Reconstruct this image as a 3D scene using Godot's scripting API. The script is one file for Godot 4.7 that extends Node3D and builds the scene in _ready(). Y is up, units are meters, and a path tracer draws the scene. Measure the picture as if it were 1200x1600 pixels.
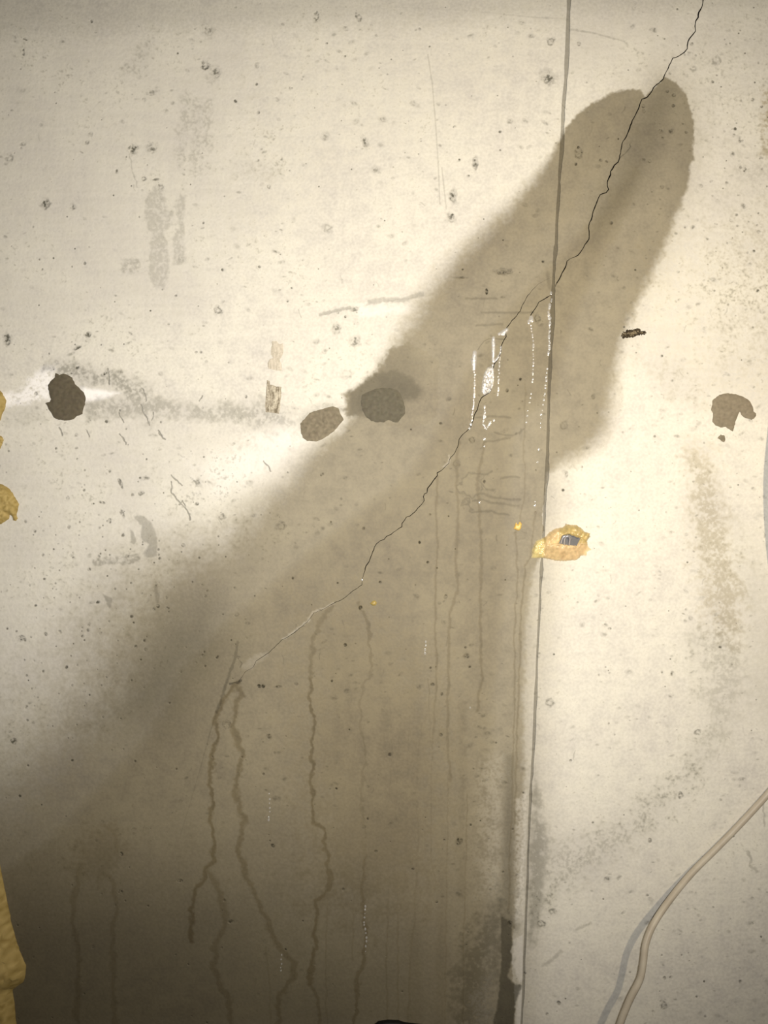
extends Node3D
# A cast basement wall with a leaking crack. Distances on the wall were measured at 1200 to the metre.

const PX := 1.0 / 1200.0          # metres per measured unit
const EYE := 1.35                 # height of the camera
const TX0 := -150.0               # the painted concrete covers x -150..1400, y -50..1650
const TY0 := -50.0
const TX1 := 1400.0
const TY1 := 1650.0
const S := 1.2                    # texels per unit
const W := 1860
const H := 2040

var rng := RandomNumberGenerator.new()
var n_cloud: PackedByteArray
var n_mid: PackedByteArray
var n_fine: PackedByteArray
var n_spk: PackedByteArray
var n_str: PackedByteArray
var n_hz: PackedByteArray
var l_wet := PackedFloat32Array()
var l_dark := PackedFloat32Array()
var l_brown := PackedFloat32Array()
var l_light := PackedFloat32Array()
var l_pit := PackedFloat32Array()
var taken := {}


func _ready() -> void:
	rng.seed = 7
	# ---- camera, lights, exposure
	var cam := Camera3D.new()
	cam.name = "camera"
	cam.position = Vector3(0, EYE, 0.98)
	cam.fov = rad_to_deg(2.0 * atan(0.66667 / 0.98))
	cam.near = 0.02
	add_child(cam)
	cam.current = true
	var env := Environment.new()
	env.background_mode = Environment.BG_COLOR
	env.background_color = Color(0, 0, 0)
	env.tonemap_mode = Environment.TONE_MAPPER_LINEAR
	env.tonemap_exposure = 1.0
	env.sdfgi_enabled = true
	env.ssao_enabled = true
	env.ssil_enabled = true
	var we := WorldEnvironment.new()
	we.name = "world_environment"
	we.environment = env
	add_child(we)
	# the flash beside the lens, cool white
	var flash := SpotLight3D.new()
	flash.name = "camera_flash"
	flash.light_color = Color(1.0, 0.985, 0.965)
	flash.light_energy = 1.2
	flash.light_size = 0.008
	flash.spot_angle = 58.0
	flash.spot_angle_attenuation = 1.0
	flash.spot_range = 8.0
	flash.spot_attenuation = 2.0
	flash.shadow_enabled = true
	add_child(flash)
	flash.position = Vector3(0.02, EYE + 0.012, 1.0)
	flash.look_at(pt(660, 640), Vector3.UP)
	# a warm hand lamp held to the right
	var lamp := SpotLight3D.new()
	lamp.name = "hand_lamp"
	lamp.light_color = Color(1.0, 0.92, 0.78)
	lamp.light_energy = 0.66
	lamp.light_size = 0.012
	lamp.spot_angle = 56.0
	lamp.spot_angle_attenuation = 1.0
	lamp.spot_range = 8.0
	lamp.spot_attenuation = 2.0
	lamp.shadow_enabled = true
	add_child(lamp)
	lamp.position = Vector3(0.46, 1.56, 0.95)
	lamp.look_at(pt(680, 660), Vector3.UP)

	# ---- structure
	make_noise()
	paint()
	var maps := compose()
	var concrete := StandardMaterial3D.new()
	concrete.albedo_texture = maps[0]
	concrete.roughness_texture = maps[1]
	concrete.roughness_texture_channel = BaseMaterial3D.TEXTURE_CHANNEL_GREEN
	concrete.roughness = 1.0
	concrete.metallic_specular = 0.35
	concrete.heightmap_enabled = true
	concrete.heightmap_texture = maps[1]
	concrete.heightmap_scale = 0.3
	concrete.texture_repeat = false
	build_wall(concrete)
	build_room()

	# ---- things on the wall
	mortar()
	chips()
	foam()
	cable()
	tool_top()
	water()


# ------------------------------------------------------------------ helpers

func pt(x: float, y: float, z := 0.0) -> Vector3:
	return Vector3((x - 600.0) * PX, EYE + (800.0 - y) * PX, z)


func numbered(called: String) -> String:
	var n: int = taken.get(called, 0)
	taken[called] = n + 1
	return called if n == 0 else "%s_%03d" % [called, n]


func thing(called: String, label: String, category: String, at := Vector3.ZERO, group := "") -> Node3D:
	var o := Node3D.new()
	o.name = numbered(called)
	o.position = at
	add_child(o, true)
	tag(o, label, category, group)
	return o


func tag(o: Node, label: String, category: String, group := "") -> void:
	o.set_meta("label", label)
	o.set_meta("category", category)
	var sets := {"mortar plug": "mortar plugs filling the tie holes", "wood sliver": "wood slivers stuck in the concrete", "water trickle": "water trickles weeping from the crack"}
	if group == "" and sets.has(category):
		group = sets[category]
	if group == "" and str(o.name).begins_with("foam_blob"):
		group = "foam blobs along the left edge"
	if group:
		o.set_meta("group", group)


func obj(called: String, mesh: Mesh, m: Material, parent: Node) -> MeshInstance3D:
	var o := MeshInstance3D.new()
	if parent == self:
		called = numbered(called)
	else:
		var kind := called
		var k := 1
		while parent.has_node(NodePath(called)):
			called = "%s_%03d" % [kind, k]
			k += 1
	o.name = called
	o.mesh = mesh
	if m:
		o.material_override = m
	o.cast_shadow = GeometryInstance3D.SHADOW_CASTING_SETTING_ON
	parent.add_child(o, true)
	return o


func mat(c: Color, rough: float, spec := 0.5, metal := 0.0) -> StandardMaterial3D:
	var m := StandardMaterial3D.new()
	m.albedo_color = c
	m.roughness = rough
	m.metallic_specular = spec
	m.metallic = metal
	return m


func grain(c: Color, c2: Color, freq: float, rough: float, relief: float, seed_n := 3) -> StandardMaterial3D:
	# a triplanar material of two tones with relief of the same pattern; freq in cycles per texel of 256
	var noise := FastNoiseLite.new()
	noise.seed = seed_n
	noise.frequency = freq
	noise.fractal_octaves = 4
	var im := noise.get_seamless_image(256, 256)
	var t := Image.create(256, 256, false, Image.FORMAT_RGB8)
	for y in 256:
		for x in 256:
			t.set_pixel(x, y, c.lerp(c2, clampf((im.get_pixel(x, y).r - 0.25) * 2.0, 0.0, 1.0)))
	var m := StandardMaterial3D.new()
	m.albedo_texture = ImageTexture.create_from_image(t)
	m.roughness = rough
	m.metallic_specular = 0.35
	m.uv1_triplanar = true
	m.uv1_world_triplanar = true
	m.uv1_scale = Vector3.ONE * 5.0
	if relief > 0.0:
		m.heightmap_enabled = true
		m.heightmap_texture = ImageTexture.create_from_image(im)
		m.heightmap_scale = relief
	return m


# ------------------------------------------------------------------ painting the concrete

func bytes_of(noise: FastNoiseLite, w: int, h: int) -> PackedByteArray:
	var im := noise.get_image(w, h, false, false, true)
	if w != W or h != H:
		im.resize(W, H, Image.INTERPOLATE_BILINEAR)
	im.convert(Image.FORMAT_L8)
	return im.get_data()


func fbm(seed_n: int, freq: float, oct: int) -> FastNoiseLite:
	var n := FastNoiseLite.new()
	n.seed = seed_n
	n.noise_type = FastNoiseLite.TYPE_SIMPLEX_SMOOTH
	n.frequency = freq
	n.fractal_octaves = oct
	return n


func make_noise() -> void:
	n_cloud = bytes_of(fbm(11, 0.008, 4), W / 2, H / 2)
	n_mid = bytes_of(fbm(12, 0.026, 4), W, H)
	n_fine = bytes_of(fbm(13, 0.13, 3), W, H)
	n_spk = bytes_of(fbm(14, 0.085, 2), W, H)
	n_str = bytes_of(fbm(15, 0.045, 4), W, H / 12)
	n_hz = bytes_of(fbm(16, 0.07, 4), W / 10, H)
	for a: PackedFloat32Array in [l_wet, l_dark, l_brown, l_light, l_pit]:
		a.resize(W * H)
		a.fill(0.0)


func spot(layer: PackedFloat32Array, x: float, y: float, rx: float, ry: float, k: float, turn := 0.0, soft := 0.4, ring := 0.0) -> void:
	# an irregular round mark; ring > 0 leaves its middle open
	var cx := (x - TX0) * S
	var cy := (y - TY0) * S
	var r := maxf(rx, ry) * S * 1.5 + 1.0
	var x0 := maxi(0, int(cx - r))
	var x1 := mini(W - 1, int(cx + r))
	var y0 := maxi(0, int(cy - r))
	var y1 := mini(H - 1, int(cy + r))
	var co := cos(turn)
	var si := sin(turn)
	var ix := 1.0 / (rx * S)
	var iy := 1.0 / (ry * S)
	for j in range(y0, y1 + 1):
		for i in range(x0, x1 + 1):
			var dx := i - cx
			var dy := j - cy
			var u := (dx * co + dy * si) * ix
			var v := (dy * co - dx * si) * iy
			var at := j * W + i
			var d := sqrt(u * u + v * v) + (n_mid[at] - 128) * 0.0022 + (n_spk[at] - 128) * 0.003
			var c := clampf((1.0 - d) / soft + 0.5, 0.0, 1.0)
			if ring > 0.0:
				c *= clampf((d - ring) / soft + 0.5, 0.25, 1.0)
			c *= k * clampf(0.9 + (n_fine[at] - 128) * 0.012, 0.35, 1.25)
			if c > layer[at]:
				layer[at] = c


func stroke(layer: PackedFloat32Array, pts: PackedVector2Array, wide: float, k: float, soft := 0.6, wobble := 0.0, fade := 0.0) -> void:
	# a line of about that width, broken up by the noise; wobble displaces it, fade thins it toward its end
	var n := pts.size()
	for s in n - 1:
		var a := (pts[s] - Vector2(TX0, TY0)) * S
		var b := (pts[s + 1] - Vector2(TX0, TY0)) * S
		var k0 := k * (1.0 - fade * s / float(n - 1))
		var hw := wide * S * 0.5
		var r := hw * 1.8 + 2.0 + wobble * S
		var x0 := maxi(0, int(minf(a.x, b.x) - r))
		var x1 := mini(W - 1, int(maxf(a.x, b.x) + r))
		var y0 := maxi(0, int(minf(a.y, b.y) - r))
		var y1 := mini(H - 1, int(maxf(a.y, b.y) + r))
		var ab := b - a
		var l2 := maxf(ab.length_squared(), 0.001)
		var wob := wobble * S / 64.0
		for j in range(y0, y1 + 1):
			for i in range(x0, x1 + 1):
				var at := j * W + i
				var px := i - a.x + (n_mid[at] - 128) * wob
				var py := j - a.y
				var t := clampf((px * ab.x + py * ab.y) / l2, 0.0, 1.0)
				var ex := px - ab.x * t
				var ey := py - ab.y * t
				var d := sqrt(ex * ex + ey * ey) / hw + (n_spk[at] - 128) * 0.004
				var c := clampf((1.0 - d) / soft + 0.5, 0.0, 1.0) * k0
				if c > layer[at]:
					layer[at] = c


func area(layer: PackedFloat32Array, poly: PackedVector2Array, soft: PackedFloat32Array, k: float, ragged: float, gate := 0.0, add := false) -> void:
	# a filled outline; soft (one value, or one per corner) is the half width of its edge, ragged how far the noise moves the edge, gate > 0 keeps only the noisy peaks
	var n := poly.size()
	var most := ragged
	for f in soft:
		most = maxf(most, f + ragged)
	var lo := poly[0]
	var hi := poly[0]
	for p in poly:
		lo = lo.min(p)
		hi = hi.max(p)
	lo -= Vector2.ONE * (most + 4.0)
	hi += Vector2.ONE * (most + 4.0)
	var x0 := maxi(0, int((lo.x - TX0) * S))
	var y0 := maxi(0, int((lo.y - TY0) * S))
	var x1 := mini(W, int((hi.x - TX0) * S) + 1)
	var y1 := mini(H, int((hi.y - TY0) * S) + 1)
	var bw := x1 - x0
	var bh := y1 - y0
	if bw < 2 or bh < 2:
		return
	var step := 6.0 if bw * bh > 300000 else 2.5
	var gw := maxi(2, int(bw / step))
	var gh := maxi(2, int(bh / step))
	var sd := PackedFloat32Array()
	sd.resize(gw * gh)
	var sf := PackedFloat32Array()
	sf.resize(gw * gh)
	var same := soft.size() == 1
	for j in gh:
		for i in gw:
			var p := Vector2(TX0 + (x0 + (i + 0.5) * bw / gw) / S, TY0 + (y0 + (j + 0.5) * bh / gh) / S)
			var best := 1e9
			var bs := soft[0]
			var inside := false
			var q := poly[n - 1]
			for s in n:
				var e := poly[s]
				if (e.y > p.y) != (q.y > p.y) and p.x < (q.x - e.x) * (p.y - e.y) / (q.y - e.y) + e.x:
					inside = not inside
				var d := q - e
				var t := clampf((p - e).dot(d) / maxf(d.length_squared(), 0.001), 0.0, 1.0)
				var dd := (e + d * t).distance_squared_to(p)
				if dd < best:
					best = dd
					if not same:
						bs = lerpf(soft[s], soft[(s + n - 1) % n], t)
				q = e
			sd[j * gw + i] = sqrt(best) * (1.0 if inside else -1.0)
			sf[j * gw + i] = bs
	var im := Image.create_from_data(gw, gh, false, Image.FORMAT_RF, sd.to_byte_array())
	im.resize(bw, bh, Image.INTERPOLATE_BILINEAR)
	var dist := im.get_data().to_float32_array()
	var edge: PackedFloat32Array
	if not same:
		im = Image.create_from_data(gw, gh, false, Image.FORMAT_RF, sf.to_byte_array())
		im.resize(bw, bh, Image.INTERPOLATE_BILINEAR)
		edge = im.get_data().to_float32_array()
	var f0 := maxf(soft[0], 0.5)
	for j in bh:
		var row := (y0 + j) * W + x0
		for i in bw:
			var at := row + i
			var f := f0 if same else maxf(edge[j * bw + i], 0.5)
			var rag := ragged * (0.35 + f * 0.02)
			var far := dist[j * bw + i]
			if far < -f - 1.8 * rag:
				continue
			var d := far + ((n_mid[at] - 128) * 0.009 + (n_spk[at] - 128) * 0.005) * rag
			if d <= -f:
				continue
			var c := k
			if d < f:
				var t := (d + f) / (2.0 * f)
				c *= t * t * (3.0 - 2.0 * t)
			if gate > 0.0:
				c *= clampf((n_mid[at] * 0.3 + n_spk[at] * 0.26 + n_fine[at] * 0.44 - 255.0 * gate) * 0.016 + 0.42, 0.0, 1.0)
			if add:
				layer[at] += c
			elif c > layer[at]:
				layer[at] = c


func P(flat: Array) -> PackedVector2Array:
	var out := PackedVector2Array()
	for i in range(0, flat.size(), 2):
		out.append(Vector2(flat[i], flat[i + 1]))
	return out


func one(f: float) -> PackedFloat32Array:
	return PackedFloat32Array([f])


func paint() -> void:
	# the wet patch: x, y and how soft its edge is there
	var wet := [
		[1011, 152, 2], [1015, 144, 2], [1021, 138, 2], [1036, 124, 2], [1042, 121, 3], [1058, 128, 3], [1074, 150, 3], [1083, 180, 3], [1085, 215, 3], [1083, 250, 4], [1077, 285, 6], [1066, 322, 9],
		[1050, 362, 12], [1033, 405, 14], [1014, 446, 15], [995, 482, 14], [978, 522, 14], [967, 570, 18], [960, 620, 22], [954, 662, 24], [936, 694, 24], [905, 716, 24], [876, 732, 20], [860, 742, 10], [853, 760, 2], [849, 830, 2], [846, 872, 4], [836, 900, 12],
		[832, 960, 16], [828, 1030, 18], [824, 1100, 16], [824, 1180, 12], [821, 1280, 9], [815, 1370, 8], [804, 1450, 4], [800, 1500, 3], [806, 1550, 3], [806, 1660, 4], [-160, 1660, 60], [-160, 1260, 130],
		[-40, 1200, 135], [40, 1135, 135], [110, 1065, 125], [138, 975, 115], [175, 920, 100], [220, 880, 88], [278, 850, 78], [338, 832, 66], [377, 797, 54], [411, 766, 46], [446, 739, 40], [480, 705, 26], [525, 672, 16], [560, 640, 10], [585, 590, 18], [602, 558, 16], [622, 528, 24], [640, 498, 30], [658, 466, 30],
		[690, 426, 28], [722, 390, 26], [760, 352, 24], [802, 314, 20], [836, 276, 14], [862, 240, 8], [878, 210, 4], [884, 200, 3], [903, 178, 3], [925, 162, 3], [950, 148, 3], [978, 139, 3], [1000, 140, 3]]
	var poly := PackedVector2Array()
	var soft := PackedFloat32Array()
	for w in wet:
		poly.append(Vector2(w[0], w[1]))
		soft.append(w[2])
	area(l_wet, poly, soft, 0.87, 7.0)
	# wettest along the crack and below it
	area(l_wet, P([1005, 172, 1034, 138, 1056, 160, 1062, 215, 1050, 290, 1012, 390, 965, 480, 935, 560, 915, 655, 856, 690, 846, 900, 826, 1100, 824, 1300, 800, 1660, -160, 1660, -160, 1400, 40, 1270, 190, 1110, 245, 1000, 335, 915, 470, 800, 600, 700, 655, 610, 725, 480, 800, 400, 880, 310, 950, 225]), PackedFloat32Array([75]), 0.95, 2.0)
	# darker damp inside it
	area(l_dark, P([1010, 160, 1035, 130, 1052, 140, 1045, 190, 1030, 240, 1000, 300, 960, 340, 925, 380, 930, 310, 965, 250, 985, 200]), one(24), 0.34, 10.0)
	area(l_wet, P([538, 616, 556, 602, 580, 586, 596, 568, 606, 545, 640, 530, 690, 560, 690, 650, 640, 680, 575, 660, 552, 652, 540, 646]), one(6), 0.9, 9.0)
	area(l_dark, P([466, 650, 480, 640, 505, 632, 532, 630, 540, 642, 520, 655, 490, 668, 468, 672]), one(9), 0.4, 12.0, 0.36)
	area(l_dark, P([560, 600, 590, 580, 620, 575, 648, 590, 662, 612, 650, 625, 630, 628, 632, 640, 590, 640, 560, 650, 548, 630]), one(9), 0.5, 10.0)
	area(l_dark, P([545, 610, 565, 605, 570, 650, 545, 650]), one(6), 0.42, 6.0)
	area(l_dark, P([585, 560, 640, 540, 660, 590, 600, 600]), one(18), 0.22, 10.0)
	area(l_dark, P([250, 960, 330, 930, 360, 1010, 300, 1080, 240, 1130, 150, 1130]), one(75), 0.4, 10.0)
	area(l_dark, P([-160, 1210, 60, 1140, 180, 1010, 260, 920, 330, 960, 340, 1250, 300, 1380, -160, 1460]), one(100), 0.17, 6.0, 0.0, true)
	area(l_dark, P([-160, 1370, 60, 1330, 330, 1340, 560, 1400, 680, 1500, 720, 1760, -160, 1760]), one(200), 0.55, 12.0)
	area(l_brown, P([480, 960, 560, 930, 640, 1010, 700, 1150, 690, 1300, 640, 1420, 500, 1400, 470, 1200]), one(60), 0.28, 30.0)
	area(l_brown, P([130, 1300, 180, 1280, 195, 1330, 150, 1380, 110, 1360]), one(20), 0.25, 20.0)
	area(l_brown, P([900, 185, 960, 150, 1000, 165, 960, 240, 900, 330, 780, 400, 700, 460, 640, 530, 640, 500, 730, 400, 840, 290]), one(30), 0.14, 20.0)
	# dark wet foot of the joint and mould beside it
	area(l_dark, P([781, 1430, 800, 1440, 800, 1500, 794, 1525, 803, 1537, 815, 1540, 812, 1552, 806, 1570, 803, 1600, 803, 1655, 768, 1655, 770, 1600, 778, 1560, 783, 1500]), one(2.5), 0.78, 5.0)
	area(l_dark, P([700, 1520, 745, 1440, 790, 1390, 800, 1440, 785, 1500, 765, 1660, 700, 1660]), one(30), 0.55, 26.0, 0.3)
	area(l_dark, P([740, 1470, 780, 1400, 790, 1440, 760, 1500]), one(20), 0.4, 16.0, 0.42)
	area(l_dark, P([790, 1180, 803, 1180, 802, 1440, 782, 1440]), one(7), 0.35, 8.0)
	area(l_dark, P([836, 1200, 846, 1280, 858, 1310, 848, 1420, 828, 1480, 824, 1440, 828, 1330]), one(10), 0.5, 14.0, 0.3)
	area(l_dark, P([848, 1330, 900, 1310, 960, 1290, 1010, 1250, 1080, 1190, 1090, 1215, 1020, 1290, 940, 1350, 870, 1400, 840, 1430]), one(24), 0.4, 24.0, 0.47)
	area(l_dark, P([1075, 1000, 1130, 960, 1170, 1030, 1150, 1110, 1110, 1190, 1060, 1240, 1080, 1180, 1110, 1120]), one(26), 0.34, 24.0, 0.42)
	area(l_brown, P([1072, 690, 1110, 700, 1130, 800, 1160, 930, 1150, 1010, 1110, 980, 1090, 860]), one(22), 0.42, 24.0, 0.38)
	area(l_dark, P([1072, 720, 1120, 740, 1160, 930, 1150, 1010, 1120, 980, 1090, 860]), one(24), 0.2, 24.0, 0.44)
	area(l_dark, P([1140, 800, 1200, 900, 1260, 1000, 1220, 1130, 1160, 1100]), one(30), 0.2, 24.0, 0.42)
	area(l_brown, P([1188, 140, 1230, 140, 1230, 260, 1192, 240]), one(8), 0.6, 10.0, 0.4)
	# lighter peeled strip beside the foot of the joint, and the paler band in the damp left of it
	for q: PackedVector2Array in [P([802, 1468, 818, 1458, 818, 1530, 812, 1535, 800, 1505]), P([809, 1550, 817, 1540, 815, 1655, 806, 1655, 806, 1590])]:
		area(l_light, q, one(2), 0.32, 5.0)
	area(l_light, P([806, 1250, 822, 1240, 819, 1440, 803, 1440]), one(5), 0.3, 7.0, 0.42)
	area(l_light, P([752, 1190, 785, 1180, 782, 1400, 750, 1400]), one(18), 0.13, 16.0, 0.42)
	area(l_light, P([735, 1560, 768, 1520, 768, 1640, 730, 1640]), one(10), 0.16, 16.0, 0.46)
	# lime bloom round the left tie hole and beside the ridge
	area(l_light, P([66, 576, 90, 570, 84, 595, 78, 622, 40, 632, 2, 636, -30, 640, -30, 624, 30, 612]), one(8), 0.95, 12.0, 0.36)
	area(l_light, P([126, 604, 150, 608, 190, 614, 160, 624, 132, 628]), one(4), 0.98, 5.0)
	area(l_light, P([380, 700, 440, 650, 480, 690, 440, 745, 390, 760, 340, 770, 300, 730]), one(30), 0.3, 30.0)
	area(l_light, P([560, 478, 640, 476, 640, 488, 560, 496]), one(6), 0.3, 8.0)
	# grime along the lift line
	area(l_dark, P([130, 629, 200, 618, 240, 624, 300, 634, 400, 630, 470, 648, 400, 664, 300, 652, 200, 650, 140, 648]), one(16), 0.48, 20.0, 0.38)
	area(l_dark, P([70, 575, 90, 560, 130, 575, 190, 588, 235, 606, 232, 630, 200, 622, 170, 600, 120, 600]), one(14), 0.6, 18.0, 0.42)
	area(l_dark, P([200, 590, 236, 600, 240, 680, 205, 650]), one(16), 0.32, 18.0, 0.42)
	area(l_dark, P([395, 640, 450, 640, 460, 665, 400, 668]), one(12), 0.5, 14.0, 0.42)
	area(l_dark, P([5, 636, 60, 632, 70, 660, 10, 668]), one(10), 0.25, 12.0, 0.42)
	# flaked and blotched skin
	for q in [P([241, 290, 256, 290, 262, 330, 270, 330, 268, 352, 254, 364, 264, 390, 264, 425, 258, 452, 240, 450, 232, 430, 236, 365, 226, 345, 228, 320]), P([280, 302, 290, 305, 288, 345, 290, 380, 290, 412, 272, 412, 270, 376, 280, 355, 274, 326]), P([228, 302, 244, 300, 240, 345, 226, 345])]:
		area(l_dark, q, one(3), 0.34, 8.0, 0.4)
	area(l_dark, P([190, 405, 222, 402, 218, 428, 190, 430]), one(4), 0.42, 8.0, 0.46)
	for q in [P([280, 140, 300, 140, 300, 200, 285, 270, 270, 270]), P([300, 150, 335, 150, 330, 280, 295, 280]), P([225, 60, 250, 60, 220, 120, 185, 122]), P([310, 30, 335, 30, 332, 60, 316, 60]), P([322, 104, 345, 100, 340, 130, 325, 130])]:
		area(l_dark, q, one(10), 0.36, 14.0, 0.5)
	area(l_dark, P([360, 250, 440, 250, 440, 280, 360, 280]), one(12), 0.25, 14.0, 0.5)
	area(l_dark, P([1040, -50, 1260, -50, 1260, 560, 1130, 560, 1090, 300, 1060, 120]), one(60), 0.24, 20.0, 0.52)
	area(l_brown, P([1000, 380, 1220, 340, 1260, 620, 1100, 640, 1005, 570]), one(40), 0.16, 24.0, 0.47)
	area(l_brown, P([560, 260, 700, 200, 860, 60, 860, 20, 420, 60, 380, 400]), one(60), 0.06, 24.0, 0.48)
	area(l_dark, P([1140, 255, 1230, 250, 1230, 285, 1150, 285]), one(10), 0.3, 10.0, 0.46)
	area(l_dark, P([1000, 560, 1060, 570, 1100, 600, 1090, 640, 1050, 620]), one(18), 0.2, 20.0, 0.48)
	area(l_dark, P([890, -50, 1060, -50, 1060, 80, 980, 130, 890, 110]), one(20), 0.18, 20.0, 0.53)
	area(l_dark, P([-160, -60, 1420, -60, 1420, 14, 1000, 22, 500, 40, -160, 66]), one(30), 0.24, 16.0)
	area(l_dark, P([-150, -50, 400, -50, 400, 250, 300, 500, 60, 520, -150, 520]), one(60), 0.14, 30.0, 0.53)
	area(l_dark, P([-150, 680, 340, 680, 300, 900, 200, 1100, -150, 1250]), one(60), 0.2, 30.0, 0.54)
	area(l_dark, P([160, 900, 330, 840, 400, 800, 420, 860, 320, 960, 240, 1080, 120, 1200, 60, 1180]), one(50), 0.2, 30.0, 0.5)
	# smears left by a boot or a trowel
	area(l_dark, P([209, 806, 222, 806, 236, 815, 243, 830, 246, 850, 245, 870, 230, 872, 222, 866, 232, 850, 222, 846, 219, 836, 221, 822]), one(2), 0.42, 4.0)
	area(l_dark, P([202, 824, 210, 832, 213, 846, 210, 850, 205, 848]), one(1.5), 0.42, 3.0)
	area(l_dark, P([140, 874, 185, 868, 214, 866, 224, 876, 210, 882, 180, 882, 145, 882]), one(3), 0.5, 8.0, 0.44)
	area(l_dark, P([160, 927, 176, 935, 172, 952, 168, 948]), one(1.5), 0.42, 3.0)
	stroke(l_dark, P([243, 915, 246, 940]), 7, 0.4, 0.8)
	area(l_dark, P([188, 1000, 196, 1010, 206, 1060, 200, 1062]), one(6), 0.25, 6.0)
	# the ridge of an old lift joint
	stroke(l_dark, P([500, 491, 520, 486, 545, 480, 552, 484]), 5, 0.4, 0.9)
	stroke(l_dark, P([575, 472, 600, 468, 630, 468, 655, 460]), 7, 0.34, 0.9, 4.0)
	stroke(l_pit, P([500, 491, 520, 486, 545, 480, 600, 469, 650, 462]), 4, 0.3, 0.9)
	# form marks and scratches
	stroke(l_dark, P([-50, 4, 300, 14, 380, 12, 600, 10, 720, 15, 840, 27, 888, 29]), 3, 0.25, 1.2)
	stroke(l_dark, P([890, 45, 930, 52, 975, 64, 980, 70]), 3, 0.3, 1.2)
	stroke(l_dark, P([668, 85, 675, 130, 680, 190, 684, 250, 687, 318]), 2, 0.26, 1.2)
	stroke(l_dark, P([690, 262, 694, 300, 697, 326]), 2, 0.26, 1.2)
	stroke(l_dark, P([371, 1003, 366, 1030, 356, 1058, 346, 1090, 338, 1112]), 5, 0.5, 0.9)
	stroke(l_dark, P([338, 1112, 326, 1150, 314, 1195, 298, 1250, 280, 1310, 262, 1370, 250, 1420, 242, 1450]), 2, 0.34, 1.0, 0.0, 0.6)
	stroke(l_dark, P([848, 1508, 862, 1500, 876, 1486]), 5, 0.3, 1.2)
	stroke(l_dark, P([900, 1452, 918, 1444, 922, 1442]), 4, 0.3, 1.2)
	stroke(l_dark, P([200, 235, 212, 290]), 1.6, 0.3, 1.2, 2.0)
	stroke(l_dark, P([1192, 1250, 1192, 1290]), 3, 0.35, 1.2, 3.0)
	stroke(l_dark, P([1168, 1330, 1174, 1352, 1180, 1362]), 4, 0.35, 1.2, 3.0)
	# crazing
	for c in [P([266, 752, 268, 768, 276, 780, 284, 788, 291, 796, 295, 812]), P([266, 742, 276, 750, 282, 758]), P([280, 788, 286, 782, 289, 790]), P([220, 606, 226, 618, 226, 626]), P([220, 632, 226, 650, 233, 664]), P([238, 644, 236, 656]), P([246, 672, 252, 684, 256, 686]), P([168, 575, 170, 590, 168, 600]), P([186, 644, 192, 660]), P([188, 678, 196, 694]), P([310, 626, 314, 618]), P([90, 668, 96, 680]), P([136, 672, 141, 682]), P([36, 60, 42, 62]), P([412, 720, 422, 736])]:
		stroke(l_dark, c, 1.9, 0.6, 0.8, 2.0)
		stroke(l_pit, c, 1.9, 0.5, 0.8, 2.0)
	# the finest branch of the leaking crack
	stroke(l_dark, P([790, 530, 774, 529, 764, 529, 756, 533, 746, 546]), 1.2, 0.42, 0.8, 1.0)
	stroke(l_dark, P([967, 247, 975, 240, 983, 230, 984, 223]), 1.5, 0.6, 0.8, 1.0)
	stroke(l_light, P([521, 942, 505, 950, 490, 956, 480, 970, 472, 976, 453, 990, 440, 998]), 3.4, 0.22, 1.2, 3.0)
	stroke(l_light, P([409, 1024, 395, 1032, 388, 1040]), 10, 0.12, 1.2, 5.0)
	stroke(l_light, P([702, 712, 700, 722, 692, 728]), 4, 0.2, 1.2, 3.0)
	stroke(l_dark, P([359, 1068, 366, 1066, 371, 1066, 376, 1063]), 3.6, 0.7, 0.8)
	stroke(l_dark, P([363, 1024, 375, 1026]), 2, 0.5, 0.8)
	stroke(l_dark, P([374, 1032, 378, 1036, 375, 1042]), 2, 0.5, 0.8)
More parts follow.
